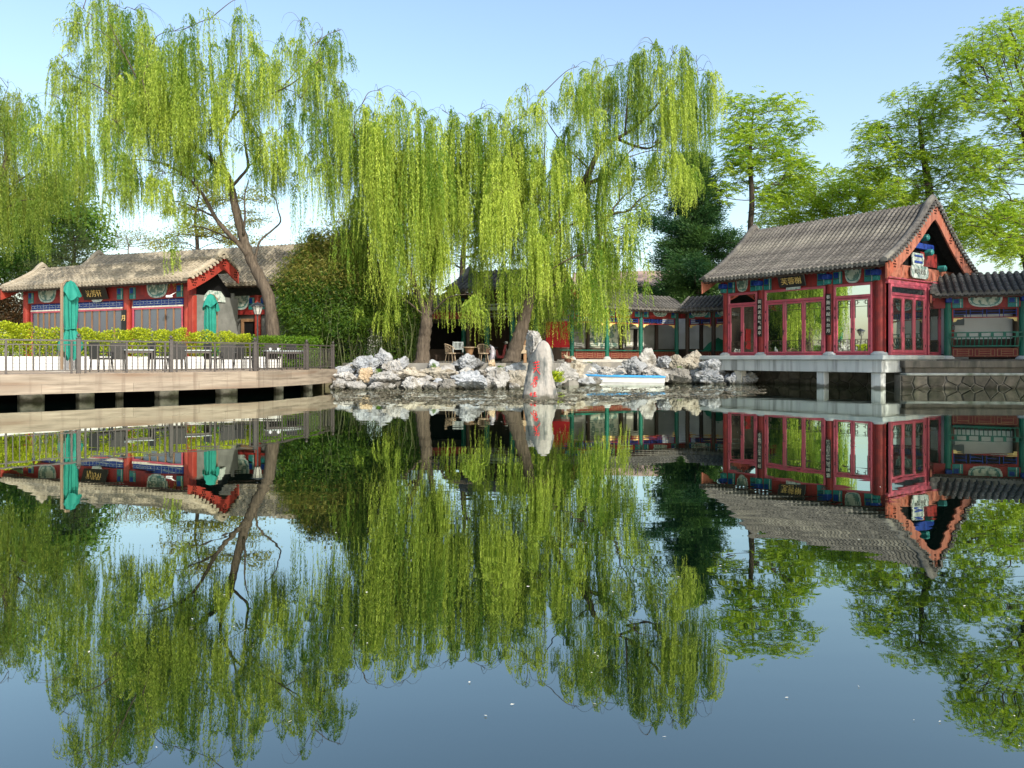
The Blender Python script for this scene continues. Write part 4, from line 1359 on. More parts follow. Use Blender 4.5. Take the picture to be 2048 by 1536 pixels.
for i in range(NP):
    c = HA + hd * (pl_len * (i + 0.5))
    planter(c, i, pl_len - 0.06)
    hh = [1.32, 1.24, 1.08, 1.10, 1.20, 1.15, 1.08, 1.06, 1.0][i]
    m_ = 'hedge_leaf' if i < 8 else 'shrub_leaf'
    hedge(c, i, pl_len - 0.08, hh, m_, [1.2, 1.2, 0.8, 1.0, 1.1, 1.0, 0.9, 1.1, 1.2][i], 0, ('yellow-green leafy hedge ' if i < 8 else 'darker green leafy hedge ') + place[i])
# darker shrub at the foot of the willow, right end of the row
tl = tag(ob('shrub', leaf_mesh('shrub', np.stack([rng.uniform(-1.0, 1.3, 5200), rng.uniform(-0.5, 0.5, 5200), rng.uniform(0, 1.35, 5200) ** 1.0], 1), rdir(5200) + np.array([0, -0.3, 0.5]), 0.10, 0.05, rng.uniform(0, 1, 5200) * 0.8, 'shrub_leaf'), None, loc=(-9.6, 32.6, 0.85), rz=hrz), 'dark green rounded shrub between the lamp post and the bamboo', 'shrub')


# ------------------------------------------------------------------ closed parasols
def parasol(px, d, label, seed, sc=1.0):
    p = at(px, 700, d)
    root = thing('parasol', label, 'parasol', (p.x, p.y, DK), 0.4 + seed, 'closed green parasols on the deck')
    rs = random.Random(seed)

    def folded(prof, n=64, lobes=8, amp=0.2, ph=0.0, ragged=0.0, lean=0.0):
        mb = MB()
        for i, (r, z) in enumerate(prof):
            for k in range(n):
                a = 2 * math.pi * k / n
                f = 1 + amp * math.cos(lobes * a + ph + z * 0.5) + amp * 0.5 * math.cos(3 * a + seed)
                zz = z + (ragged * math.cos(lobes * a + ph) + ragged * 0.8 * math.cos(2 * a + seed)) * (1 if i == len(prof) - 1 else 0)
                nz = mnoise.fractal(Vector((math.cos(a) * 1.6, math.sin(a) * 1.6, z * 1.1 + seed * 5)), 0.9, 2.0, 3)
                f *= 1 + 0.22 * nz
                zz += 0.05 * nz if i == len(prof) - 1 else 0
                mb.v.append((r * f * math.cos(a) + lean * (3.1 - z), r * f * math.sin(a), zz))
        for i in range(len(prof) - 1):
            for k in range(n):
                q = (i * n + k, i * n + (k + 1) % n, (i + 1) * n + (k + 1) % n, (i + 1) * n + k)
                mb.f.append(tuple(reversed(q)))
        mb.f.append(tuple(range(n)))
        return mb
    can = ob('canopy', folded([(0.05, 2.98), (0.10, 2.90), (0.17, 2.72), (0.185, 2.45), (0.19, 2.15), (0.185, 1.80), (0.165, 1.50), (0.155, 1.40), (0.175, 1.33), (0.25, 1.10), (0.30, 0.90), (0.30, 0.72), (0.25, 0.52)], amp=0.24, ragged=0.10, lean=0.01), 'umbrella_green', root, smooth=True)
    ob('tie_strap', folded([(0.185, 1.455), (0.19, 1.45), (0.19, 1.40), (0.185, 1.395)], amp=0.10), 'umbrella_green', can, smooth=True)
    ob('top_flap', folded([(0.03, 3.04), (0.11, 2.98), (0.20, 2.80), (0.27, 2.62), (0.30, 2.52)], lobes=4, amp=0.20, ragged=0.10), 'umbrella_green', can, smooth=True)
    ob('pole', MB().tube([(0, 0, 0.05), (0, 0, 2.95)], 0.025, 8), 'mast_wood', root)
    ob('mast', MB().bevbox(-0.40, -0.32, -0.035, 0.035, 0, 2.92, 0.01), 'mast_wood', root)
    ob('arm', MB().tube([(-0.36, 0, 2.88), (-0.18, 0, 3.02), (0, 0, 3.02)], 0.028, 8), 'mast_wood', root)
    ob('base', MB().bevbox(-0.65, 0.05, -0.35, 0.35, 0.0, 0.07, 0.01), 'plinth_stone', root)


parasol(140, 25.0, 'closed green cantilever parasol nearest the left edge, tall against the tile roof', 1)
parasol(421, 30.2, 'closed green parasol in front of the red gable end', 4)

# ------------------------------------------------------------------ lamp post
p = at(515, 700, 29.0)
lp = thing('lamp_post', 'black lamp post with glass lantern beside the leaning willow', 'lamp post', (p.x, p.y, DK))
ob('pole', MB().lathe([(0.09, 0), (0.09, 0.08), (0.045, 0.16), (0.035, 1.2), (0.03, 2.08), (0.05, 2.10), (0.05, 2.14)], 10), 'dark_metal', lp)
lt = ob('lantern', MB().lathe([(0.11, 2.15), (0.21, 2.44)], 8), 'lamp_glass', lp)
for k in range(8):
    a = 2 * math.pi * k / 8
    ob('lantern_bar', MB().bar((0.115 * math.cos(a), 0.115 * math.sin(a), 2.14), (0.215 * math.cos(a), 0.215 * math.sin(a), 2.45), 0.015), 'dark_metal', lt)
ob('lantern_cap', MB().lathe([(0.29, 2.45), (0.28, 2.475), (0.16, 2.56), (0.04, 2.60), (0.02, 2.64)], 12), 'dark_metal', lp)


# ------------------------------------------------------------------ dark tables and chairs on the deck
def dark_chair(loc, rz, label):
    root = thing('chair', label, 'chair', loc, rz, 'dark woven chairs on the deck')
    ob('seat', MB().bevbox(-0.24, 0.24, -0.24, 0.24, 0.41, 0.47, 0.01), 'dark_weave', root)
    ob('backrest', MB().prism([(-0.24, 0.42), (0.24, 0.42), (0.27, 0.98), (-0.27, 0.98)], 0.22, 0.27), 'dark_weave', root)
    for sx in (-1, 1):
        for sy in (-1, 1):
            ob('leg', MB().bar((sx * 0.25, sy * 0.25, 0), (sx * 0.23, sy * 0.22, 0.42), 0.03), 'dark_metal', root)
        ob('armrest', MB().bar((sx * 0.27, -0.24, 0.64), (sx * 0.27, 0.24, 0.66), 0.045, 0.03).bar((sx * 0.27, -0.23, 0.42), (sx * 0.27, -0.23, 0.64), 0.03), 'dark_metal', root)
    return root


def dark_table(loc, rz, label, l=0.9):
    root = thing('table', label, 'table', loc, rz, 'dark tables on the deck')
    ob('tabletop', MB().bevbox(-l / 2, l / 2, -0.4, 0.4, 0.71, 0.75, 0.008), 'slab_stone', root)
    for sx in (-1, 1):
        for sy in (-1, 1):
            ob('leg', MB().box(sx * (l / 2 - 0.05) - 0.02, sx * (l / 2 - 0.05) + 0.02, sy * 0.34 - 0.02, sy * 0.34 + 0.02, 0, 0.709), 'rail_metal', root)
    ob('apron', MB().box(-l / 2 + 0.07, l / 2 - 0.07, -0.36, -0.34, 0.63, 0.709), 'rail_metal', root)


def on_deck(px, d):
    q = at(px, 700, d)
    return (q.x, q.y, DK)


first = dark_chair(on_deck(203, 25.0), R(150), 'dark woven chair beside the brown post right of the near parasol')
for px, d, rz, lab in ((236, 25.6, 215, 'dark woven chair with its back to the first pale-topped table'),
                       (318, 26.2, 140, 'dark woven chair right of the first pale-topped table'),
                       (352, 26.8, 220, 'dark woven chair behind the middle railing post'),
                       (428, 27.6, 140, 'dark woven chair standing under the far closed parasol'),
                       (456, 28.1, 200, 'dark woven chair midway between far parasol and lamp post'),
                       (486, 28.6, 160, 'dark woven chair just left of the lamp post'),
                       (545, 29.6, 190, 'dark woven chair just right of the lamp post'),
                       (592, 30.0, 150, 'dark woven chair at the right end of the deck')):
    copy_tree(first, on_deck(px, d), R(rz), lab)
dark_table(on_deck(275, 25.9), R(35), 'square pale-topped table seen through the railing between the parasols')
dark_table(on_deck(392, 27.3), R(35), 'pale-topped table just left of the far closed parasol')
dark_table(on_deck(568, 29.4), R(30), 'longer dark table at the right end of the deck', 1.5)
for k, px in enumerate((540, 556)):
    tag(ob('pot', MB().lathe([(0.05, 0), (0.07, 0.02), (0.08, 0.10), (0.075, 0.12)], 10), 'plastic_white', loc=(on_deck(px, 29.3)[0], 29.35, DK + 0.751)), ('small white pot on the left part' if k == 0 else 'small white pot near the middle') + ' of the long deck table', 'pot')

# ------------------------------------------------------------------ revetment below the right corridor
rv = thing('stone_wall', 'dark rubble stone retaining wall at the water below the right corridor', 'wall')
RX0, RX1, RY = 16.2, 27.0, 31.25
ob('mortar', MB().box(RX0, RX1, RY + 0.03, RY + 0.5, -0.6, 0.54), 'mortar', rv)
ob('coping', MB().bevbox(RX0 + 0.2, RX1, RY - 0.06, RY + 0.5, 0.542, 0.64, 0.02), 'strip_stone', rv)
ob('upper_ledge', MB().bevbox(RX0 + 0.3, RX1, RY + 0.25, RY + 1.4, 0.86, 1.16, 0.03), 'ledge_stone', rv)
ob('riser', MB().box(RX0 + 0.4, RX1, RY + 0.40, RY + 1.2, 0.64, 0.86), 'ledge_stone', rv)
rsn = random.Random(8)


def rubble(parent, x0, x1, z0, z1, y, size, m, gap=0.022):
    """irregular stones filling a wall face: cells around jittered centres"""
    rows = max(2, int(round((z1 - z0) / (size * 0.72))))
    hz = (z1 - z0) / rows
    C = []
    for j in range(rows):
        x = x0 + (0.25 if j % 2 else 0.5) * size
        while x < x1:
            C.append((x + rsn.uniform(-0.22, 0.22) * size, z0 + (j + 0.5 + rsn.uniform(-0.30, 0.30)) * hz))
            x += size * rsn.uniform(0.75, 1.35)
    for i, (cx_, cz_) in enumerate(C):
        poly_ = [(max(x0, cx_ - 1.2), z0), (min(x1, cx_ + 1.2), z0), (min(x1, cx_ + 1.2), z1), (max(x0, cx_ - 1.2), z1)]
        for k, (qx, qz) in enumerate(C):
            if k == i or abs(qx - cx_) > 2:
                continue
            mx_, mz_, dx_, dz_ = (cx_ + qx) / 2, (cz_ + qz) / 2, qx - cx_, qz - cz_
            out_ = []
            for e in range(len(poly_)):
                p_, q_ = poly_[e], poly_[(e + 1) % len(poly_)]
                a_ = (p_[0] - mx_) * dx_ + (p_[1] - mz_) * dz_
                b_ = (q_[0] - mx_) * dx_ + (q_[1] - mz_) * dz_
                if a_ <= 0:
                    out_.append(p_)
                if (a_ < 0) != (b_ < 0) and abs(a_ - b_) > 1e-9:
                    f_ = a_ / (a_ - b_)
                    out_.append((p_[0] + (q_[0] - p_[0]) * f_, p_[1] + (q_[1] - p_[1]) * f_))
            poly_ = out_
            if len(poly_) < 3:
                break
        if len(poly_) < 3:
            continue
        n_ = len(poly_)
        gx, gz_ = sum(p_[0] for p_ in poly_) / n_, sum(p_[1] for p_ in poly_) / n_
        rad_ = max(0.06, sum(math.hypot(p_[0] - gx, p_[1] - gz_) for p_ in poly_) / n_)
        k1, k2 = 1 - gap / rad_, 1 - gap * 2.6 / rad_
        pr = rsn.uniform(0.015, 0.055)
        vs = [(gx + (u - gx) * k1, y + 0.03, gz_ + (v - gz_) * k1) for u, v in poly_] + [(gx + (u - gx) * k2, y - pr + rsn.uniform(-0.008, 0.008), gz_ + (v - gz_) * k2) for u, v in poly_]
        ob('stone', MB().add(vs, [(e, (e + 1) % n_, (e + 1) % n_ + n_, e + n_) for e in range(n_)] + [tuple(range(n_, 2 * n_))]), m, parent)


rubble(rv, RX0, RX1, -0.2, 0.535, RY, 0.62, 'wall_stone')
# dark rubble wall under the pavilion slab
uw = thing('stone_wall', 'dark wet stone wall in shadow under the pavilion slab', 'wall', (10.86, 38.72, 0.0), math.atan2(-0.8, 0.6))
ob('mortar', MB().box(0.6, 8.45, 0.93, 1.2, -0.6, 0.66), 'ledge_stone', uw)
rubble(uw, 0.65, 8.4, -0.2, 0.65, 0.90, 0.6, 'wall_stone')


# ------------------------------------------------------------------ rocks
def rock_mesh(seed, sx, sy, sz, cuts=11, rough=0.27, sub=5, strat=0.04):
    bm = bmesh.new()
    bmesh.ops.create_icosphere(bm, subdivisions=sub, radius=1)
    co = np.array([v.co[:] for v in bm.verts])
    rr_ = np.random.default_rng(seed)
    # a block hewn by random planes
    for k in range(cuts):
        nv = rr_.normal(size=3)
        nv[2] *= 0.8
        nv /= np.linalg.norm(nv)
        h = rr_.uniform(0.50, 0.80)
        dd = co @ nv - h
        co -= np.outer(np.maximum(dd, 0) * 0.96, nv)
    off = Vector(rr_.uniform(-50, 50, 3))
    scl = np.array([sx, sy, sz])
    out = []
    for c in co:
        p = Vector(c * scl)
        q = p / max(0.30, min(sx, sz)) * 1.5 + off
        n1 = mnoise.fractal(q, 0.9, 2.1, 5)
        n2 = abs(mnoise.noise(q * 2.6)) * -1
        st = math.sin((p.z / sz * 7 + p.x / sx * 1.2) + 3 * mnoise.noise(q * 0.7)) * strat
        k = 1 + rough * (n1 + 0.9 * n2) + st
        out.append(p * k)
    faces = [[v.index for v in f.verts] for f in bm.faces]
    bm.free()
    m = bpy.data.meshes.new('rock')
    m.from_pydata(out, [], faces)
    m.update()
    return m


def rock(px0, px1, y0, y1, d, m, label, seed, depth=0.75, group=None, name='rock', sub=5, cuts=11):
    """rock whose outline the photograph shows between px0..px1, y0 (top)..y1 (bottom)"""
    c = at((px0 + px1) / 2, (y0 + y1) / 2, d)
    sx, sz = (px1 - px0) / 2 / FOC * d, (y1 - y0) / 2 / FOC * d
    me = rock_mesh(seed, sx * 1.22, max(sx, sz) * depth * 1.15, sz * 1.28, sub=sub, cuts=cuts)
    o = ob(name, me, m, loc=c, rz=0)
    return tag(o, label, 'rock', group)


RK = [
    (745, 790, 702, 736, 32.6, 'rock_blue', 'tallest grey boulder topping the left rockery by the bamboo'),
    (704, 755, 713, 748, 32.0, 'rock_blue', 'broad blue-grey boulder between the deck end and the tallest boulder'),
    (767, 810, 724, 750, 31.6, 'rock_pale', 'grey slab just below and right of the tallest left boulder'),
    (790, 818, 716, 741, 32.3, 'rock_blue', 'rounded grey boulder left of the left willow trunk'),
    (676, 708, 734, 752, 31.8, 'rock_blue', 'flat grey stone beside the corner of the deck'),
    (660, 698, 760, 786, 30.4, 'rock_pale', 'pale angular stone at the water under the deck corner'),
    (695, 736, 759, 788, 30.2, 'rock_pale', 'pale hollowed stone in the water right of the deck corner'),
    (712, 749, 734, 764, 31.2, 'rock_ochre', 'ochre-stained block in the middle of the left rockery'),
    (672, 716, 745, 768, 31.0, 'rock_pale', 'pale block above the waterline next to the deck'),
    (745, 806, 743, 772, 30.8, 'rock_pale', 'wide white block in the middle of the left rockery'),
    (736, 790, 764, 784, 30.2, 'rock_pale', 'low cream stone at the water below the wide white block'),
    (802, 843, 757, 781, 30.4, 'rock_pale', 'pale grey block at the water below the left willow trunk'),
    (800, 850, 738, 762, 31.4, 'rock_tan', 'cream stone step under the left willow trunk'),
    (838, 915, 733, 764, 31.8, 'rock_tan', 'large flat tan slab sloping to the water between the willows'),
    (842, 878, 760, 780, 30.6, 'rock_pale', 'small white stone at the water below the tan slab'),
    (876, 914, 760, 780, 30.5, 'rock_dark', 'brownish stone at the water below the tan slab'),
    (911, 962, 706, 742, 32.4, 'rock_blue', 'upright blue-grey peak stone in front of the wicker chairs'),
    (909, 982, 747, 779, 30.6, 'rock_blue', 'wide grey-blue block at the water below the peak stone'),
    (955, 1002, 736, 760, 31.5, 'rock_pale', 'white stone right of the blue-grey peak stone'),
    (974, 1020, 733, 777, 31.0, 'rock_pale', 'tall white block left of the carved stone'),
    (1014, 1056, 736, 774, 31.2, 'rock_tan', 'mossy cream stone just behind the left side of the carved stone'),
    (974, 992, 718, 735, 31.9, 'rock_ochre', 'small orange stone at the foot of the right willow'),
    (1104, 1152, 732, 770, 33.6, 'rock_pale', 'pale stone between the carved stone and the boat bow'),
    (1128, 1172, 722, 752, 35.0, 'rock_tan', 'low tan stone behind the bow of the boat'),
    (1267, 1314, 703, 748, 38.0, 'rock_pale', 'tall cracked grey block behind the middle of the boat'),
    (1236, 1292, 718, 754, 37.4, 'rock_blue', 'blue-grey block left of the tall cracked block'),
    (1308, 1356, 710, 738, 38.4, 'rock_blue', 'flat layered grey stone right of the tall cracked block'),
    (1146, 1200, 728, 760, 36.6, 'rock_blue', 'blue-grey slab behind the bow end of the boat'),
    (1196, 1250, 730, 760, 36.8, 'rock_pale', 'sloping grey slab behind the boat left of its middle'),
    (1285, 1345, 736, 768, 37.2, 'rock_pale', 'grey block behind the stern of the boat'),
    (1330, 1384, 741, 772, 37.6, 'rock_dark', 'dark rock at the water right of the boat'),
    (1366, 1408, 700, 738, 38.6, 'rock_tan', 'rounded tan boulder crowned grey left of the pavilion'),
    (1341, 1374, 713, 744, 38.2, 'rock_tan', 'small tan boulder leaning on the rounded tan boulder'),
    (1400, 1453, 716, 750, 37.8, 'rock_blue', 'pale blue-grey boulder against the pavilion slab'),
    (1372, 1458, 742, 772, 37.4, 'rock_blue', 'long blue-grey block at the water left of the pavilion'),
    (1452, 1484, 745, 773, 37.0, 'rock_blue', 'jagged grey stone at the water by the pavilion corner'),
    (1470, 1521, 748, 773, 36.9, 'rock_pale', 'low cream stone at the water under the pavilion slab'),
]
for i, (a, b, y0, y1, d, m, lab) in enumerate(RK):
    rock(a, b, y0, y1, d, m, lab, 100 + i)
# rubble between the named rocks, each described by the boulder it lies next to
COLN = {'rock_pale': 'pale', 'rock_tan': 'tan', 'rock_blue': 'grey', 'rock_dark': 'dark'}
used_labels = set()


def small_stone(px, py, w_, h_, d, m, seed, group):
    best = min(RK, key=lambda r: math.hypot(px - (r[0] + r[1]) / 2, 1.4 * (py - (r[2] + r[3]) / 2)))
    dx, dy = px - (best[0] + best[1]) / 2, py - (best[2] + best[3]) / 2
    rel = ('right of' if dx > 0 else 'left of') if abs(dx) > 1.2 * abs(dy) else ('below' if dy > 0 else 'above')
    tail = ' '.join(best[6].split()[:10])
    for adj in ('small', 'tiny', 'little angular', 'chipped', 'wedged', 'flat little'):
        lab = f'{adj} {COLN[m]} stone {rel} the {tail}'
        if lab not in used_labels:
            break
    used_labels.add(lab)
    rock(px - w_, px + w_, py - h_, py + 9, d, m, ' '.join(lab.split()[:16]), seed, group=group, sub=3)


for i in range(56):
    t = random.random()
    small_stone(random.uniform(672, 1052), 778 - 42 * t, random.uniform(9, 21), random.uniform(10, 17), 30.8 + 1.6 * t, random.choice(['rock_pale', 'rock_pale', 'rock_tan', 'rock_blue']), 300 + i, 'small stones of the left rockery')
for i in range(42):
    t = random.random()
    px = random.uniform(1110, 1500)
    small_stone(px, 769 - 34 * t, random.uniform(9, 21), random.uniform(9, 15), 37.4 + 1.4 * t - max(0, (1240 - px) / 30), random.choice(['rock_pale', 'rock_blue', 'rock_blue', 'rock_dark']), 400 + i, 'small stones of the right rockery')

# ------------------------------------------------------------------ carved stone in the pond
SD = 23.5
OUT = [(797, 1046, 1115), (790, 1047, 1113), (775, 1050, 1110.5), (760, 1052, 1107), (748, 1053.5, 1103.5), (735, 1056, 1104), (722, 1059, 1106.5), (710, 1064, 1106), (700, 1069, 1103), (692, 1073.5, 1099), (686, 1077, 1095), (682.5, 1082, 1091)]


def stele_at(py):
    o = OUT
    py = min(max(py, o[-1][0]), o[0][0])
    for i in range(len(o) - 1):
        if o[i][0] >= py >= o[i + 1][0]:
            f = (o[i][0] - py) / (o[i][0] - o[i + 1][0])
            return o[i][1] + f * (o[i + 1][1] - o[i][1]), o[i][2] + f * (o[i + 1][2] - o[i][2])


def stele_pt(a, py, k=1.0):
    """surface point at angle a (0 = right, -90 deg = front) and height row py"""
    l, r = stele_at(py)
    c0 = at((l + r) / 2, py, SD)
    hw = (r - l) / 2 / FOC * SD * 1.05
    hd_ = hw * 0.62 + 0.04
    ca, sa = math.cos(a), math.sin(a)
    x = c0.x + hw * math.copysign(abs(ca) ** 0.8, ca)
    y = c0.y + hd_ * math.copysign(abs(sa) ** 0.8, sa)
    q = Vector((x, y, c0.z))
    nn = mnoise.fractal(q * 2.2 + Vector((3, 1, 7)), 0.9, 2.1, 4) * 0.035
    d = Vector((ca, sa, 0))
    if py < 797:
        q += d * nn
    return q


def ypy(z):
    return HORIZON - (z - EYE) * FOC / SD


mb = MB()
rows = [HORIZON + (EYE + 0.4) * FOC / SD] + [797 - (797 - 682.5) * k / 90 for k in range(91)]
na = 110
for py in rows:
    for k in range(na):
        q = stele_pt(-math.pi / 2 + 2 * math.pi * k / na, py)
        if py > 797:
            q.z = -0.4
        mb.v.append(tuple(q))
for i in range(len(rows) - 1):
    for k in range(na):
        mb.f.append((i * na + k, i * na + (k + 1) % na, (i + 1) * na + (k + 1) % na, (i + 1) * na + k))
tp = at(1087, 680.5, SD)
mb.v.append(tuple(tp))
mb.f += [((len(rows) - 1) * na + k, (len(rows) - 1) * na + (k + 1) % na, len(mb.v) - 1) for k in range(na)]
st = thing('carved_stone', 'upright grey stone with red carved characters standing in the water', 'stone', (at(1080, 797, SD).x, SD, 0))
so = ob('stone_body', mb, 'stele_stone', None)
so.parent = st
so.location = -Vector(st.location)


def on_face(px, py):
    l, r = stele_at(py)
    u = max(-0.97, min(0.97, ((px - (l + r) / 2) / ((r - l) / 2))))
    ca = math.copysign(abs(u) ** (1 / 0.8), u)
    a = -math.acos(max(-1, min(1, ca)))
    q = stele_pt(a, py)
    return q + Vector((0, -0.010, 0))


STROKES = [
    # first character
    [(445, 825), (500, 815), (565, 800)], [(485, 790), (490, 840)], [(532, 782), (528, 832)], [(452, 872), (505, 862), (562, 848)], [(438, 932), (500, 915), (560, 903)],
    [(508, 850), (500, 915), (478, 965), (440, 1012)], [(505, 935), (530, 985), (572, 1040)],
    # second character
    [(452, 1112), (488, 1104), (530, 1094)], [(473, 1078), (478, 1125)], [(508, 1070), (506, 1118)], [(448, 1140), (440, 1165)], [(448, 1146), (490, 1136), (530, 1128), (520, 1150)],
    [(486, 1135), (455, 1185), (398, 1242)], [(480, 1170), (500, 1195), (520, 1212)], [(452, 1225), (448, 1262), (458, 1285)], [(452, 1225), (482, 1215), (500, 1222), (494, 1268), (462, 1284)],
    # third character
    [(412, 1380), (402, 1400), (382, 1424)], [(400, 1402), (435, 1394)], [(408, 1405), (404, 1455)], [(396, 1440), (432, 1424)], [(448, 1392), (500, 1382)], [(476, 1368), (474, 1450)], [(452, 1420), (500, 1412)], [(440, 1458), (515, 1448)],
]
for k, sk in enumerate((STROKES[:7], STROKES[7:16], STROKES[16:])):
    mb = MB()
    for s in sk:
        pts = []
        for i in range(len(s) - 1):
            for j in range(4):
                f = j / 4
                pts.append((s[i][0] + (s[i + 1][0] - s[i][0]) * f, s[i][1] + (s[i + 1][1] - s[i][1]) * f))
        pts.append(s[-1])
        w = [0.0105 * (0.75 + 0.45 * math.sin(math.pi * (0.15 + 0.8 * i / max(1, len(pts) - 1)))) for i in range(len(pts))]
        mb.tube([on_face(1020 + u / 9.6, 640 + v / 9.6) for u, v in pts], w, 5)
    o = ob('carved_character', mb, 'stele_red', None)
    o.parent = st
    o.location = -Vector(st.location)

# tall pale stone and the capped post behind it
rk = rock(1048, 1087, 652, 732, 31.6, 'rock_pale', 'tall slender cream stone rising behind the carved stone', 77, 0.8, cuts=14)
p = at(1050, 722, 33.8)
sp = thing('sign_post', 'wooden post with black cap and ochre board beside the right willow trunk', 'sign post', (p.x, p.y, 1.05))
ob('post', MB().bevbox(-0.07, 0.07, -0.07, 0.07, 0, 1.38, 0.01), 'brown_wood', sp)
ob('cap', MB().bevbox(-0.17, 0.20, -0.17, 0.17, 1.38, 1.50, 0.04), 'black_lacquer', sp)
ob('board', MB().bevbox(-0.30, 0.06, -0.11, -0.075, 0.42, 0.80, 0.01), 'rock_ochre', sp)
ob('panel', MB().bevbox(-0.26, 0.05, -0.10, -0.075, 0.81, 1.30, 0.01), 'brown_wood', sp)

# ------------------------------------------------------------------ rowing boat
bt = thing('rowing_boat', 'white rowing boat with blue gunwale moored by the rocks', 'boat', (at(1238, 700, 36.0).x, 36.0, 0), R(-3))
NB, hl, hb = 17, 2.10, 0.58
hull = MB()
secs = []
for i in range(NB):
    t = i / (NB - 1)
    x = -hl + 2 * hl * t
    wd = hb * min(1, math.sin(min(1, t / 0.62) * math.pi / 2) ** 0.8) * (1 - 0.10 * max(0, (t - 0.6) / 0.4)) + 0.015
    zt = 0.40 + 0.08 * (1 - t) ** 2.2 - 0.02 * t
    zb = -0.10 + 0.20 * max(0, 1 - t / 0.16) ** 1.5
    xo = 0.28 * max(0, 1 - t / 0.16)
    sec = []
    for j in range(9):
        a = j / 8
        s = a * 2 - 1
        yy = wd * math.copysign(abs(s) ** 0.55, s)
        zz = zb + (zt - zb) * abs(s) ** 3.0
        sec.append((x + xo * (1 - (zz - zb) / (zt - zb)), yy, zz))
    secs.append(sec)
    hull.v += sec
for i in range(NB - 1):
    for j in range(8):
        hull.f.append((i * 9 + j, i * 9 + j + 1, (i + 1) * 9 + j + 1, (i + 1) * 9 + j))
hull.f.append(tuple((NB - 1) * 9 + j for j in range(9)))
ob('hull', hull, 'boat_white', bt, smooth=False)
gw = MB()
gw.tube([(s[0][0], s[0][1] - 0.01, s[0][2]) for s in secs], 0.045, 6)
gw.tube([(s[8][0], s[8][1] + 0.01, s[8][2]) for s in secs], 0.045, 6)
gw.bar((hl, -secs[-1][8][1], 0.385), (hl, secs[-1][8][1], 0.385), 0.07, 0.07)
ob('gunwale', gw, 'boat_blue', bt)
for x, w_ in ((-0.9, 0.42), (0.3, 0.52), (1.5, 0.5)):
    ob('thwart', MB().box(x - 0.13, x + 0.13, -w_, w_, 0.25, 0.28), 'boat_blue', bt)
ob('floor', MB().box(-1.2, 2.0, -0.34, 0.34, -0.01, 0.01), 'boat_white', bt)
ob('rub_strake', MB().tube([(s[1][0], s[1][1] - 0.012, s[1][2] + 0.02) for s in secs[2:]], 0.015, 5), 'boat_white', bt)


# ------------------------------------------------------------------ garden furniture on the terrace
def hoop_chair(loc, rz, label):
    root = thing('armchair', label, 'chair', loc, rz, 'pale wicker armchairs on the terrace')
    ob('seat', MB().lathe([(0.20, 0.40), (0.255, 0.41), (0.255, 0.45), (0.22, 0.46)], 14), 'wicker', root)
    for k in range(4):
        a = math.pi / 4 + k * math.pi / 2
        ob('leg', MB().tube([(0.27 * math.cos(a), 0.27 * math.sin(a), 0), (0.19 * math.cos(a), 0.19 * math.sin(a), 0.41)], [0.016, 0.02], 6), 'wicker', root)
    hoop = [(0.27 * math.cos(math.pi * (-0.12 + 1.24 * j / 14)), 0.27 * math.sin(math.pi * (-0.12 + 1.24 * j / 14)), 0.62 + 0.24 * max(0, math.sin(math.pi * j / 14)) ** 0.8) for j in range(15)]
    ob('hoop', MB().tube(hoop, 0.017, 6), 'wicker', root)
    for j in range(1, 14):
        h = hoop[j]
        ob('spindle', MB().tube([(h[0] * 0.82, h[1] * 0.82, 0.44), h], 0.008, 5), 'wicker', root)
    return root


gz = 1.055
h1 = hoop_chair((at(901, 700, 34.2).x, 34.2, gz), R(70), 'pale hoop-back armchair facing right in front of the dark doorway')
copy_tree(h1, (at(967, 700, 34.6).x, 34.6, gz), R(20), 'pale hoop-back armchair between the table and the scooter')
sc_ = thing('chair', 'dark chair with pale slatted back behind the round table', 'chair', (at(917, 700, 35.2).x, 35.2, gz), R(10))
ob('seat', MB().bevbox(-0.22, 0.22, -0.2, 0.22, 0.42, 0.46, 0.01), 'dark_wood', sc_)
ob('backrest', MB().box(-0.25, -0.21, 0.20, 0.24, 0.46, 0.98).box(0.21, 0.25, 0.20, 0.24, 0.46, 0.98).box(-0.25, 0.25, 0.20, 0.24, 0.94, 0.985).box(-0.21, 0.21, 0.20, 0.24, 0.62, 0.65), 'slab_stone', sc_)
for k in range(6):
    ob('back_slat', MB().box(-0.18 + k * 0.066, -0.145 + k * 0.066, 0.205, 0.235, 0.65, 0.94), 'slab_stone', sc_)
for sx in (-0.2, 0.2):
    for sy in (-0.18, 0.2):
        ob('leg', MB().box(sx - 0.018, sx + 0.018, sy - 0.018, sy + 0.018, 0, 0.42), 'dark_wood', sc_)
tb = thing('tea_table', 'small pale-topped table with basket-shaped base between the wicker chairs', 'table', (at(939, 700, 34.9).x, 34.9, gz))
ob('tabletop', MB().lathe([(0.34, 0.70), (0.34, 0.73), (0.32, 0.735)], 18), 'wicker', tb)
ob('base', MB().lathe([(0.13, 0.0), (0.15, 0.05), (0.12, 0.35), (0.24, 0.695)], 14), 'brown_wood', tb)

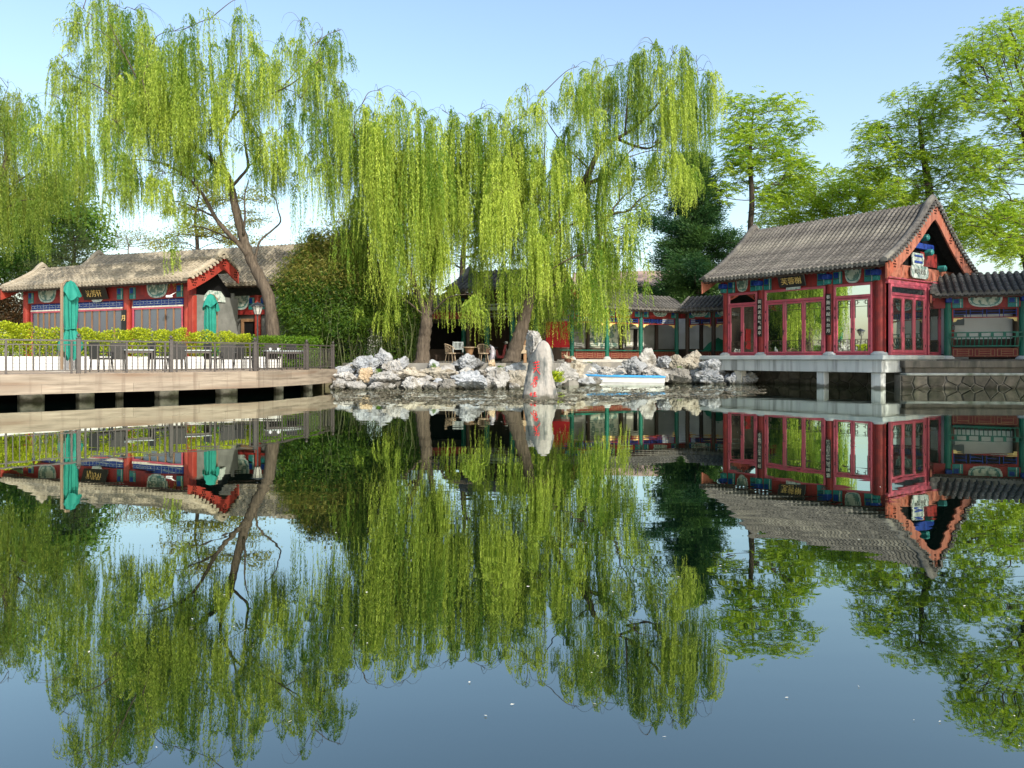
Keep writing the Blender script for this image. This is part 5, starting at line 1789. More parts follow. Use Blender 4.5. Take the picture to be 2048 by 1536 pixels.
sc = thing('scooter', 'dark red scooter parked under the porch left of the right willow', 'scooter', (at(997, 700, 36.2).x, 36.2, gz), R(8))
for k, x in enumerate((-0.42, 0.46)):
    wl = ob('wheel', remap(MB().lathe([(0.12, -0.05), (0.20, -0.055), (0.235, 0), (0.20, 0.055), (0.12, 0.05)], 16), lambda a, b, c, x=x: (x + a, c, 0.235 + b)), 'dark_metal', sc)
    ob('rim', remap(MB().lathe([(0.03, -0.06), (0.12, -0.058), (0.12, 0.058), (0.03, 0.06)], 12), lambda a, b, c, x=x: (x + a, c, 0.235 + b)), 'slab_stone', wl)
ob('body', MB().prism([(-0.62, 0.42), (-0.15, 0.38), (-0.08, 0.22), (0.22, 0.20), (0.30, 0.42), (0.38, 0.86), (0.28, 0.86), (0.16, 0.34), (0.0, 0.34), (-0.08, 0.62), (-0.60, 0.66)], -0.13, 0.13), 'scooter_red', sc)
ob('seat', MB().bevbox(-0.62, -0.02, -0.12, 0.12, 0.665, 0.75, 0.03), 'black_lacquer', sc)
ob('side_panel', MB().box(-0.45, -0.15, -0.138, -0.131, 0.46, 0.60), 'plastic_white', sc)
ob('handlebar', MB().tube([(0.26, -0.32, 0.98), (0.30, 0, 0.95), (0.26, 0.32, 0.98)], 0.018, 6).tube([(0.30, 0, 0.95), (0.46, 0, 0.26)], 0.025, 6), 'dark_metal', sc)
ob('headlight', MB().lathe([(0.03, 0.90), (0.08, 0.93), (0.08, 1.0), (0.03, 1.03)], 10, (0.38, 0)), 'lamp_glass', sc)
pc = tag(ob('cloth_bundle', MB().tube([(0, 0, 0), (0.03, 0, 0.25), (0.08, 0, 0.45), (0.05, 0, 0.68), (-0.08, 0, 0.85)], [0.13, 0.14, 0.13, 0.09, 0.02], 9), 'pale_cloth', loc=(at(983, 700, 35.4).x, 35.4, gz), smooth=True), 'pale lilac cloth bundle standing just left of the scooter', 'bundle')
dr_ = thing('root_carving', 'twisted pale driftwood root on a brown pot behind the boat bow', 'driftwood', (at(1136, 700, 35.6).x, 35.6, 1.02))
ob('pot', MB().lathe([(0.12, 0), (0.17, 0.05), (0.17, 0.20), (0.15, 0.22)], 12), 'pot_brown', dr_)
ob('root', MB().tube([(-0.20, 0, 0.42), (-0.10, 0, 0.30), (0.05, 0, 0.24), (0.22, 0.02, 0.16), (0.33, 0, 0.10)], [0.03, 0.07, 0.09, 0.07, 0.03], 7).tube([(0.0, 0, 0.26), (-0.06, 0, 0.42), (-0.03, 0, 0.58)], [0.05, 0.03, 0.01], 6).tube([(0.1, 0, 0.22), (0.2, 0, 0.34), (0.30, 0, 0.30)], [0.05, 0.035, 0.012], 6), 'wood_root', dr_, smooth=True)
# green domed canopy in front of the white wall by the pavilion
gt = thing('open_parasol', 'open green parasol standing before the white corridor wall by the pavilion', 'parasol', (at(1437, 700, 43.6).x, 43.6, 1.2), 0)
can = MB()
pr = [(0.02, 1.35), (0.10, 1.22), (0.35, 1.10), (0.62, 0.90), (0.86, 0.62), (0.95, 0.46), (0.93, 0.44)]
for r, z in pr:
    for k in range(32):
        a = 2 * math.pi * k / 32
        f = 1 - 0.05 * abs(math.sin(4 * a))
        can.v.append((r * f * math.cos(a), r * f * math.sin(a), z))
for i in range(len(pr) - 1):
    for k in range(32):
        can.f.append((i * 32 + k, i * 32 + (k + 1) % 32, (i + 1) * 32 + (k + 1) % 32, (i + 1) * 32 + k))
ob('canopy', can, 'tent_green', gt)
ob('pole', MB().tube([(0, 0, 0), (0, 0, 1.34)], 0.02, 6), 'mast_wood', gt)

# ------------------------------------------------------------------ leaf litter on the pond
n = 27000
px = rng.uniform(676, 1530, n)
yy = 778 + 34 * rng.beta(1.6, 1.7, n)
lim = 812 - 16 * np.clip((px - 1180) / 350, 0, 1) - 4 * np.sin(px / 40)
keep = (yy < lim) & ((px < 1120) | (yy > 771))
yy = np.where(px > 1150, yy - 6, yy)
clump = np.array([mnoise.noise(Vector((a / 34, b / 3.2, 3))) for a, b in zip(px, yy)])
keep &= clump > rng.uniform(-0.30, 0.30, n)
px, yy = px[keep], yy[keep]
d = EYE * FOC / (yy - HORIZON)
P = np.stack([(px - 1024) / FOC * d, d, rng.uniform(0.003, 0.012, len(d))], 1)
D = rdir(len(d)) * np.array([1, 1, 0.05])
tint = np.clip(rng.normal(0.38, 0.36, len(d)), 0, 1)
o = ob('leaf_litter', leaf_mesh('leaf_litter', P, D, rng.uniform(0.07, 0.17, len(d)), rng.uniform(0.04, 0.10, len(d)), tint, 'litter_leaf', fold=0.07, up=np.array([0, 0, 14.0])), None)
o['kind'] = 'stuff'
o['label'] = 'brown floating leaves drifting on the pond before the rocks'
n = 90
px = rng.uniform(-100, 2150, n)
yy = 812 + 724 * rng.uniform(0, 1, n) ** 1.3
d = EYE * FOC / (yy - HORIZON)
P = np.stack([(px - 1024) / FOC * d, d, np.full(n, 0.004)], 1)
o = ob('floating_petals', leaf_mesh('floating_petals', P, rdir(n) * np.array([1, 1, 0.05]), rng.uniform(0.006, 0.026, n) * (0.5 + d / 8), rng.uniform(0.003, 0.010, n) * (0.5 + d / 8), rng.uniform(0, 1, n), 'petal', fold=0.1, up=np.array([0, 0, 4.0])), None)
o['kind'] = 'stuff'
o['label'] = 'scattered pale petals floating on the open water'
# ------------------------------------------------------------------ trees
def smooth_line(pts, k=4):
    """Catmull-Rom through the points"""
    P = [Vector(p) for p in pts]
    Q = [P[0] + (P[0] - P[1])] + P + [P[-1] + (P[-1] - P[-2])]
    out = []
    for i in range(1, len(Q) - 2):
        for j in range(k):
            t = j / k
            a, b, c, d = Q[i - 1], Q[i], Q[i + 1], Q[i + 2]
            out.append(0.5 * ((2 * b) + (c - a) * t + (2 * a - 5 * b + 4 * c - d) * t * t + (3 * b - a - 3 * c + d) * t ** 3))
    out.append(P[-1])
    return out


def willow(label, d0, limbs, curtains, base_z, mtl='willow_leaf', spread=2.6, dens=1.0, spacing=0.036, leaf=0.115, bark='bark', seed=3, trunk_r=0.3):
    rs = random.Random(seed)
    g = np.random.default_rng(seed)
    first = limbs[0][0][0]
    b = at(first[0], first[1], d0)
    root = thing('willow_tree', label, 'tree', (b.x, d0, base_z))
    org = Vector(root.location)
    tr, br = MB(), MB()
    nodes = []
    for li, (pts, r0, r1, dy) in enumerate(limbs):
        n = len(pts)
        W = [at(px, py, d0 + dy * (i / (n - 1)) ** 1.2 + (0 if i == 0 or li == 0 and i < 3 else rs.uniform(-0.25, 0.25))) for i, (px, py) in enumerate(pts)]
        if li == 0:
            W[0].z = base_z - 0.1
        L = smooth_line(W, 5)
        m = len(L)
        rad = [r0 + (r1 - r0) * (i / (m - 1)) ** 0.85 for i in range(m)]
        if li == 0:
            for i in range(min(4, m)):
                rad[i] *= 1 + 0.45 * (1 - i / 4) ** 2
        rad = [0.82 * r * (1 + 0.08 * math.sin(i * 2.3 + li)) for i, r in enumerate(rad)]
        (tr if r0 > 0.12 else br).tube([p - org for p in L], rad, 10 if r0 > 0.12 else 6)
        nodes += [(p, r) for p, r in zip(L, rad)][2 if li else m // 3:]
    # curtains of hanging shoots
    O, LEN, TI, DX, DY = [], [], [], [], []
    for (px, yt, yb, hw, *k) in curtains:
        kd = k[0] if k else 1.0
        dd = d0 + rs.uniform(-spread, spread) * min(1.0, 0.5 + hw / 60)
        c = at(px, yt, dd)
        mpp = dd / FOC
        H = (yb - yt) * mpp
        # bough from the nearest limb up and over to the crown of this curtain
        cand = [(p, r) for p, r in nodes if p.z < c.z + 0.4]
        if cand:
            p0, r_ = min(cand, key=lambda q: (q[0] - c).length + max(0, q[0].z - c.z + 1.0) * 0.8)
            mid = p0.lerp(c, 0.5) + Vector((rs.uniform(-0.3, 0.3), rs.uniform(-0.3, 0.3), 0.15 * (c - p0).length))
            L = smooth_line([p0, mid, c + Vector((0, 0, 0.05))], 6)
            rb = min(r_ * 0.6, 0.05)
            br.tube([p - org for p in L], [rb + (0.010 - rb) * i / (len(L) - 1) for i in range(len(L))], 5)
            nodes += [(p, 0.035) for p in L[3:]]
            for q in range(max(2, int(hw / 9))):
                e = c + Vector((rs.uniform(-1, 1) * hw * mpp * 1.05, rs.uniform(-0.9, 0.9), rs.uniform(-0.45, 0.12)))
                s0 = L[-3]
                L2 = smooth_line([s0, s0.lerp(e, 0.5) + Vector((0, 0, 0.25)), e, e + (e - s0) * 0.22 + Vector((0, 0, -0.45))], 4)
                br.tube([p - org for p in L2], [0.010 - 0.007 * i / (len(L2) - 1) for i in range(len(L2))], 3)
        n_t = max(2, int(hw * 0.40 * dens * kd))
        ct = rs.gauss(0, 0.06)
        for t in range(n_t):
            u = rs.uniform(-1, 1)
            tx = u * hw * mpp
            ty = rs.uniform(-1, 1) * (0.35 + hw * mpp * 0.75)
            ztop = -abs(u) ** 2 * min(H * 0.22, hw * mpp * 0.8) - (rs.random() ** 1.6) * H * 0.45
            low = -H * rs.uniform(0.62, 1.04) if rs.random() < 0.75 else -H * rs.uniform(0.35, 0.7)
            if low > ztop - 0.5:
                low = ztop - rs.uniform(0.5, 0.9)
            ti = 0.42 + ct + rs.gauss(0, 0.22)
            ns = rs.randint(7, 17)
            wt = rs.uniform(0.05, 0.13)
            for s in range(ns):
                ox, oy = rs.gauss(0, wt), rs.gauss(0, wt)
                oz = ztop + rs.gauss(0, 0.10)
                O.append((c.x + tx + ox, c.y + ty + oy, c.z + oz))
                LEN.append(max(0.4, (oz - low) * rs.uniform(0.66, 1.05)))
                TI.append(ti + rs.gauss(0, 0.08))
                a = rs.uniform(0, 6.28)
                DX.append(0.16 * math.cos(a) + u * 0.10)
                DY.append(0.16 * math.sin(a))
    O, LEN, TI, DX, DY = map(np.array, (O, LEN, TI, DX, DY))
    cnt = np.maximum(4, (LEN / spacing).astype(int))
    idx = np.repeat(np.arange(len(O)), cnt)
    st0 = np.cumsum(cnt) - cnt
    k = np.arange(cnt.sum()) - st0[idx]
    s = (k + g.uniform(0, 1, len(k))) / cnt[idx] * LEN[idx]
    ph = (O[idx, 0] * 7.3 + O[idx, 1] * 3.1)
    arch = 1 - np.exp(-s / 0.35)
    sw = 0.035 * s * np.sin(s * 0.9 + ph)
    wind = 0.010 * s ** 1.3
    P = np.stack([O[idx, 0] + DX[idx] * arch * 1.6 + sw + wind, O[idx, 1] + DY[idx] * arch * 1.6 + 0.03 * s * np.cos(s * 0.8 + ph * 1.3),
                  O[idx, 2] - s + 0.22 * np.sin(np.clip(s / 0.6, 0, 1) * math.pi) * 0.6], 1)
    a = g.uniform(0, 2 * math.pi, len(k))
    D = np.stack([0.55 * np.cos(a), 0.55 * np.sin(a), -0.85 + g.normal(0, 0.22, len(k))], 1)
    f = s / LEN[idx]
    ll = leaf * g.uniform(0.7, 1.25, len(k)) * (1.05 - 0.45 * f ** 4)
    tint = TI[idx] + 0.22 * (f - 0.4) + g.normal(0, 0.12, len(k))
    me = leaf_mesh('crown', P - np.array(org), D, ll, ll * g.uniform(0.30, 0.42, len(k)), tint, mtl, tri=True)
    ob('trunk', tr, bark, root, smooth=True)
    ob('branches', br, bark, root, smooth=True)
    ob('crown', me, None, root)
    print('willow', label[:30], len(k))
    return root


A_L = [([(552, 655), (540, 610), (522, 560), (500, 515), (485, 470), (472, 420), (461, 370), (452, 345)], 0.36, 0.17, 0.2),
       ([(456, 355), (430, 326), (395, 300), (365, 277), (328, 251), (300, 215), (285, 160)], 0.16, 0.04, -1.5),
       ([(465, 372), (480, 355), (496, 333), (492, 300), (489, 255), (505, 232), (521, 215), (560, 180), (610, 120)], 0.10, 0.025, 1.0),
       ([(452, 350), (443, 310), (441, 281), (452, 255), (467, 233), (490, 212), (518, 197), (580, 170), (640, 120)], 0.11, 0.025, -1.0),
       ([(496, 510), (478, 488), (452, 462), (430, 434), (415, 405), (401, 383), (370, 350), (330, 330)], 0.17, 0.05, -0.8),
       ([(430, 434), (400, 420), (365, 405), (340, 402)], 0.06, 0.02, 0.8),
       ([(510, 530), (513, 505), (521, 481), (545, 460), (561, 443), (556, 420), (550, 397), (530, 380)], 0.075, 0.02, 1.0),
       ([(487, 470), (490, 430), (489, 394), (497, 360)], 0.07, 0.025, -0.6),
       ([(441, 281), (440, 220), (425, 150), (420, 80)], 0.07, 0.02, 0.8),
       ([(300, 230), (240, 200), (190, 170), (140, 150)], 0.06, 0.02, 0.4),
       ([(285, 180), (250, 110), (215, 40)], 0.05, 0.015, -0.6),
       ([(467, 233), (480, 130), (484, 40)], 0.05, 0.012, 0.2),
       ([(340, 330), (290, 320), (250, 320)], 0.05, 0.02, 0.3)]
A_C = [(138, 45, 125, 14, .5), (165, 22, 130, 22, .7), (215, -6, 190, 26), (250, 20, 210, 30), (275, 25, 300, 48), (205, 110, 330, 40), (125, 118, 240, 38, .7), (105, 190, 380, 34), (160, 200, 420, 40), (225, 240, 440, 36, .8),
       (300, 100, 370, 60), (365, 62, 330, 46), (420, 40, 250, 42, .6), (482, 0, 160, 17), (500, 90, 250, 36, .8), (430, 170, 320, 60), (340, 220, 380, 50), (270, 300, 440, 34, .7), (250, 335, 465, 26, .7), (320, 350, 450, 36, .6),
       (560, 100, 280, 38), (600, 42, 220, 34, .8), (645, 56, 190, 32, .8), (682, 62, 165, 16, .7), (640, 125, 290, 34), (600, 200, 350, 30, .6), (572, 250, 400, 24), (545, 270, 430, 24), (500, 250, 380, 30, .5), (390, 290, 420, 38, .7),
       (690, 170, 320, 22, .8), (370, 385, 470, 30, .5), (440, 265, 420, 28, .6), (525, 320, 420, 20, .6), (600, 300, 490, 9), (405, 320, 400, 50, .6), (345, 130, 330, 60), (240, 150, 330, 50), (480, 150, 270, 40, .6), (200, 330, 440, 24, .5), (640, 290, 380, 14, .6), (355, 470, 600, 3, 1.4)]
willow('tallest willow with twin leaning trunk rising behind the hedge on the left', 33.5, A_L, A_C, 0.70, dens=1.0, seed=5)

B_L = [([(-40, 640), (-30, 520), (-10, 420), (10, 330), (15, 290), (30, 260)], 0.30, 0.08, 0),
       ([(10, 330), (40, 300), (60, 285), (90, 270)], 0.08, 0.03, 0), ([(-10, 400), (40, 360), (90, 330), (130, 320)], 0.08, 0.03, 0.5), ([(15, 290), (0, 230), (10, 190)], 0.06, 0.02, -0.5)]
B_C = [(15, 165, 330, 34), (55, 205, 400, 34), (95, 270, 460, 32), (140, 285, 430, 32), (172, 305, 420, 18, .8), (-35, 150, 450, 40), (40, 330, 520, 40), (118, 350, 470, 34, .8), (70, 400, 540, 34, .7), (-10, 300, 520, 34), (0, 200, 420, 30)]
willow('distant yellowish willow cut by the left edge of the view', 43.0, B_L, B_C, 0.70, 'willow_far_leaf', dens=1.15, spacing=0.05, leaf=0.12, seed=9)

C_L = [([(845, 730), (846, 700), (849, 672), (853, 645), (852, 622)], 0.40, 0.30, 0),
       ([(852, 630), (838, 590), (815, 530), (798, 470), (775, 410), (750, 360), (725, 320)], 0.20, 0.04, -0.6),
       ([(853, 630), (864, 580), (870, 500), (885, 420), (900, 350), (908, 280)], 0.19, 0.035, 0.8),
       ([(798, 470), (790, 380), (780, 300), (775, 240)], 0.09, 0.02, 0.8), ([(870, 500), (850, 420), (845, 320), (850, 260)], 0.09, 0.02, -0.8), ([(750, 360), (715, 290), (690, 230)], 0.06, 0.02, 0.3),
       ([(838, 590), (790, 560), (750, 540)], 0.07, 0.02, -0.8)]
C_C = [(668, 195, 440, 24), (700, 190, 480, 30), (728, 205, 560, 30), (765, 182, 600, 34), (800, 190, 610, 36), (850, 222, 620, 40), (884, 222, 600, 32), (775, 380, 665, 34), (724, 380, 640, 28), (835, 400, 640, 34, .8),
       (880, 420, 620, 26, .8), (655, 330, 480, 13, .6), (905, 350, 545, 22), (740, 520, 690, 12), (700, 440, 600, 22, .6), (820, 280, 520, 40), (760, 290, 520, 36), (890, 470, 600, 14), (780, 560, 690, 20), (730, 240, 420, 36, .8), (862, 300, 520, 34, .8), (640, 260, 420, 10, .5), (768, 590, 690, 13), (722, 580, 672, 14), (830, 540, 640, 16), (905, 570, 668, 8), (945, 590, 660, 12)]
willow('willow with curtains hanging over the porch hall, trunk left of the wicker chairs', 33.4, C_L, C_C, 1.04, dens=1.2, seed=21, spread=2.2)

D_L = [([(1022, 728), (1030, 700), (1041, 665), (1050, 630), (1060, 585), (1070, 540), (1085, 500)], 0.46, 0.26, 0),
       ([(1083, 505), (1105, 455), (1130, 410), (1160, 372), (1180, 340), (1196, 305), (1215, 285), (1250, 268), (1290, 235), (1325, 195), (1345, 160)], 0.25, 0.04, -0.6),
       ([(1160, 372), (1190, 362), (1215, 350), (1230, 342)], 0.15, 0.08, -0.9),
       ([(1235, 278), (1270, 292), (1300, 296), (1330, 275), (1350, 250)], 0.09, 0.025, 0.6),
       ([(1070, 540), (1060, 460), (1040, 380), (1020, 300), (1000, 250)], 0.16, 0.03, 0.8), ([(1040, 380), (990, 330), (950, 280)], 0.08, 0.02, -0.6),
       ([(1060, 460), (1085, 360), (1090, 280)], 0.09, 0.02, -0.8), ([(1196, 305), (1190, 240), (1180, 180)], 0.09, 0.02, 0.7), ([(1290, 235), (1310, 160), (1320, 110)], 0.06, 0.015, -0.4), ([(1250, 268), (1255, 200), (1260, 150)], 0.07, 0.02, -0.8),
       ([(1180, 340), (1120, 280), (1080, 220)], 0.06, 0.015, 0.4), ([(1325, 195), (1370, 150), (1400, 150)], 0.05, 0.015, 0.3)]
D_C = [(930, 232, 480, 32), (970, 215, 530, 38), (1012, 235, 560, 38), (1052, 235, 560, 38), (1092, 228, 520, 32), (1050, 176, 300, 40, .45), (1085, 190, 300, 30, .5), (940, 330, 545, 26), (958, 470, 680, 15), (1032, 500, 680, 22), (1000, 380, 545, 30),
       (1080, 400, 620, 28), (1112, 430, 680, 22), (1150, 430, 640, 28, .8), (1130, 330, 520, 32), (1158, 135, 300, 28), (1200, 128, 290, 32), (1250, 130, 320, 38), (1302, 88, 260, 34, .8), (1350, 105, 320, 36), (1390, 122, 390, 26, .8), (1412, 142, 300, 12, .8),
       (1330, 285, 410, 36, .7), (1372, 320, 430, 20, .8), (1280, 300, 390, 30, .7), (1230, 310, 420, 32), (1190, 340, 560, 26), (1232, 440, 680, 21), (1252, 460, 610, 15), (1289, 520, 625, 4, 1.4), (1178, 540, 690, 14), (1208, 470, 620, 22), (1270, 410, 540, 18, .7),
       (1040, 300, 520, 44), (985, 300, 520, 36), (1090, 470, 640, 26, .8), (1150, 250, 430, 30, .8), (1212, 220, 360, 30, .8), (1300, 180, 330, 36, .8), (1140, 560, 690, 12), (1005, 440, 560, 15, .7), (1345, 190, 350, 36, .7), (1068, 560, 690, 10), (1098, 580, 700, 9), (1146, 600, 708, 8), (1205, 570, 695, 10), (1243, 560, 690, 10), (1168, 500, 660, 16)]
willow('broad willow arching over the carved stone, thick trunk behind it', 33.6, D_L, D_C, 1.04, dens=1.2, seed=33, spread=2.2)


# ------------------------------------------------------------------ broadleaf trees
def blob_points(blobs, d, n, depth, g):
    """points scattered through crown blobs given as (px, py, rx, ry)"""
    wts = np.array([b[2] * b[3] for b in blobs], float)
    pick = g.choice(len(blobs), n, p=wts / wts.sum())
    out = []
    for i in pick:
        px, py, rx, ry = blobs[i][:4]
        while True:
            q = g.uniform(-1, 1, 3)
            if (q ** 2).sum() < 1:
                break
        dd = d + q[1] * depth * (rx / 60)
        p = at(px + q[0] * rx, py + q[2] * ry, dd)
        out.append(p)
    return out


def branchy(name, label, d, trunk, blobs, n, mtl, base_z, r0=0.25, leaf=0.12, per=60, style='clump', depth=1.8, bark='bark_dark', seed=1, clump=0.38, wr=0.42, group=None, tshift=0.0, flat=1.0, rtip=0.010):
    g = np.random.default_rng(seed)
    rs = random.Random(seed)
    b = at(trunk[0][0], trunk[0][1], d)
    root = thing(name, label, 'tree', (b.x, d, base_z), group=group)
    org = Vector(root.location)
    T = [at(px, py, d + rs.uniform(-0.2, 0.2)) for px, py in trunk]
    T[0] = Vector((b.x, d, base_z - 0.1))
    T = smooth_line(T, 4)
    pos = [p for p in T]
    par = [i - 1 for i in range(len(T))]
    plen = [0.0] * len(T)
    pts = blob_points(blobs, d, n, depth, g)
    mid = T[len(T) // 2]
    pts.sort(key=lambda p: (p - mid).length)
    start = len(T) // 3
    tips = []
    for p in pts:
        A = np.array([q[:] for q in pos[start:]])
        v = np.array(p[:]) - A
        dist = np.linalg.norm(v, axis=1)
        cost = dist + 0.9 * np.maximum(0, -v[:, 2]) + 0.55 * np.array(plen[start:])
        i = int(cost.argmin()) + start
        p0 = pos[i]
        L = (p - p0).length
        k = max(1, int(L / 0.5))
        j = i
        bend = Vector((rs.gauss(0, 0.05), rs.gauss(0, 0.05), rs.uniform(-0.06, 0.10))) * L
        for s in range(1, k + 1):
            f = s / k
            q = p0.lerp(p, f) + bend * math.sin(math.pi * f)
            plen.append(plen[j] + L / k)
            pos.append(q)
            par.append(j)
            j = len(pos) - 1
        tips.append(j)
    N = len(pos)
    cntd = np.zeros(N)
    for t in tips:
        j = t
        while j >= 0:
            cntd[j] += 1
            j = par[j]
    rad = rtip + (r0 - rtip) * (cntd / cntd.max()) ** 0.66
    tm = MB()
    kids = {}
    for j in range(N):
        kids.setdefault(par[j], []).append(j)
    # chains: follow the thickest child
    stack = [(0, None)]
    while stack:
        j, p_ = stack.pop()
        ch = [j] if p_ is None else [p_, j]
        while j in kids:
            ks = sorted(kids[j], key=lambda q: -cntd[q])
            for o_ in ks[1:]:
                stack.append((o_, j))
            j = ks[0]
            ch.append(j)
        if len(ch) > 1:
            rr_ = [rad[q] for q in ch]
            if p_ is not None:
                rr_[0] = min(rr_[0], rr_[1] * 1.3)
            tm.tube([pos[q] - org for q in ch], rr_, 8 if rr_[0] > 0.08 else 4, caps=False)
    tips += [j for j in range(N) if cntd[j] <= 2 and j not in set(tips) and rs.random() < 0.35]
    C = np.array([pos[t][:] for t in tips]) - np.array(org[:])
    m = len(C)
    shade = g.normal(0.42, 0.18, m)
    if style == 'clump':
        idx = np.repeat(np.arange(m), per)
        off = g.normal(size=(len(idx), 3)) * clump * np.array([1, 1, 0.65 * flat])
        P = C[idx] + off
        D = rdir(len(idx)) + np.array([0, -0.15, -0.15])
        ll = leaf * g.uniform(0.65, 1.3, len(idx))
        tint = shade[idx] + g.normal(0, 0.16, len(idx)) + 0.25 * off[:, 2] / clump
    else:
        # feathery compound leaves radiating from each twig end
        nr, nl = per
        ir = np.repeat(np.arange(m), nr)
        az = g.uniform(0, 2 * math.pi, len(ir))
        el = g.normal(0.12, 0.35, len(ir))
        RD = np.stack([np.cos(az) * np.cos(el), np.sin(az) * np.cos(el), np.sin(el)], 1)
        RL = clump * g.uniform(0.7, 1.35, len(ir))
        RB = C[ir] + g.normal(size=(len(ir), 3)) * clump * 0.35
        il = np.repeat(np.arange(len(ir)), nl)
        kk = np.tile(np.arange(nl), len(ir))
        s = (0.2 + 0.8 * kk / nl)
        P = RB[il] + RD[il] * (RL[il] * s)[:, None]
        P[:, 2] -= 0.45 * RL[il] * s ** 2
        side = np.cross(RD[il], np.array([0, 0, 1.0]))
        side /= np.linalg.norm(side, axis=1, keepdims=True) + 1e-9
        sg = np.where(kk % 2 == 0, 1, -1)[:, None]
        D = side * sg + RD[il] * 0.55 + np.array([0, 0, -0.35]) + g.normal(size=(len(il), 3)) * 0.15
        ll = leaf * g.uniform(0.75, 1.25, len(il))
        tint = shade[ir][il] + g.normal(0, 0.13, len(il)) + 0.12 * s
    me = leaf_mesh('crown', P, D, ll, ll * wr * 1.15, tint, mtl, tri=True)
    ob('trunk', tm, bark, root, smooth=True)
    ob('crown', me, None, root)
    return root


branchy('ailanthus_tree', 'slender tree with feathery leaf sprays just left of the pavilion ridge', 50, [(1498, 640), (1500, 480), (1504, 400), (1500, 320), (1505, 240)],
        [(1480, 215, 40, 26), (1560, 212, 48, 24), (1525, 290, 85, 50), (1600, 245, 34, 16), (1475, 330, 40, 40), (1585, 330, 50, 36), (1548, 390, 60, 36), (1465, 270, 34, 40), (1440, 380, 24, 22)],
        170, 'bright_leaf', 1.0, r0=0.19, leaf=0.29, per=(8, 12), style='spray', clump=0.75, wr=0.26, seed=2, depth=2.2)
branchy('locust_tree', 'open airy tree with dark branches behind the pavilion gable', 46, [(1868, 640), (1868, 480), (1858, 380), (1845, 300), (1838, 240)],
        [(1830, 215, 70, 46), (1775, 290, 76, 50), (1870, 290, 70, 70), (1745, 265, 34, 36), (1905, 200, 55, 50), (1930, 330, 60, 60), (1725, 340, 40, 26), (1800, 370, 70, 50), (1880, 400, 60, 50)],
        620, 'bright_leaf', 1.0, r0=0.25, leaf=0.155, per=(7, 12), style='spray', clump=0.50, wr=0.34, seed=3, depth=2.4)
branchy('locust_tree', 'tall leafy tree with black limbs filling the right edge of the view', 42, [(2120, 700), (2110, 540), (2085, 420), (2060, 320), (2040, 200)],
        [(1985, 95, 70, 56), (2035, 190, 80, 80), (1955, 190, 46, 46), (1995, 320, 80, 70), (1955, 420, 70, 50), (2040, 450, 60, 60), (2040, 70, 60, 50), (1930, 130, 36, 46), (2090, 250, 60, 120), (1985, 480, 60, 30)],
        760, 'bright_leaf', 1.0, r0=0.29, leaf=0.155, per=(7, 12), style='spray', clump=0.50, wr=0.34, seed=4, depth=2.0)
branchy('locust_tree', 'bright yellow-green round tree behind the middle of the pavilion ridge', 54, [(1690, 640), (1690, 500), (1685, 440)],
        [(1600, 400, 80, 50), (1680, 385, 84, 50), (1760, 390, 74, 56), (1560, 445, 50, 40), (1650, 450, 90, 36), (1820, 440, 60, 40)],
        480, 'bright_leaf', 1.0, r0=0.20, leaf=0.18, per=(9, 12), style='spray', clump=0.62, wr=0.36, seed=5, depth=2.4)
branchy('locust_tree', 'lower tree with arching dark limb behind the right corridor', 47, [(2075, 640), (2050, 520), (2010, 470), (1950, 435), (1900, 432)],
        [(1910, 440, 40, 30), (1960, 470, 60, 30), (2020, 440, 60, 40), (1900, 490, 40, 26), (2030, 505, 60, 24)],
        130, 'bright_leaf', 1.0, r0=0.18, leaf=0.20, per=(8, 10), style='spray', clump=0.55, wr=0.34, seed=6, depth=2.0)
branchy('broadleaf_tree', 'rounded mid-green tree low at the left edge behind the roofs', 52, [(60, 700), (65, 560), (70, 480)],
        [(30, 440, 60, 60), (95, 420, 60, 46), (150, 440, 50, 50), (60, 510, 70, 40), (10, 540, 50, 40), (185, 470, 24, 34), (110, 380, 50, 30)],
        260, 'deep_leaf', 0.7, r0=0.3, leaf=0.26, per=80, clump=0.62, seed=7, depth=2.2, wr=0.5)
branchy('pine_tree', 'olive-green pine in front of the left roof end', 47, [(140, 700), (145, 580), (150, 480)],
        [(150, 500, 52, 26), (110, 530, 60, 24), (165, 540, 40, 24), (60, 560, 60, 22), (150, 470, 30, 20)],
        110, 'pine_leaf', 0.7, r0=0.22, leaf=0.24, per=80, clump=0.46, seed=8, depth=2.0, wr=0.14, flat=0.6)
branchy('broadleaf_tree', 'yellow-green layered tree seen behind the twin willow trunk', 48, [(395, 620), (395, 500), (390, 440), (400, 380)],
        [(340, 470, 46, 16), (420, 455, 60, 18), (370, 420, 50, 16), (440, 400, 46, 18), (400, 370, 50, 18), (500, 440, 36, 20), (470, 480, 60, 14), (330, 490, 40, 12), (510, 400, 26, 26)],
        130, 'yellow_leaf', 0.7, r0=0.13, leaf=0.17, per=60, clump=0.40, seed=10, depth=2.0, flat=0.5)
branchy('bare_shrub', 'pale thin-leaved bush above the ridge of the left roof', 55, [(255, 640), (256, 520), (258, 490)],
        [(240, 475, 22, 18), (275, 470, 26, 20), (300, 485, 22, 12), (222, 492, 14, 12)],
        120, 'yellow_leaf', 0.7, r0=0.05, leaf=0.12, per=16, clump=0.34, seed=12, depth=1.4, bark='bark_grey')
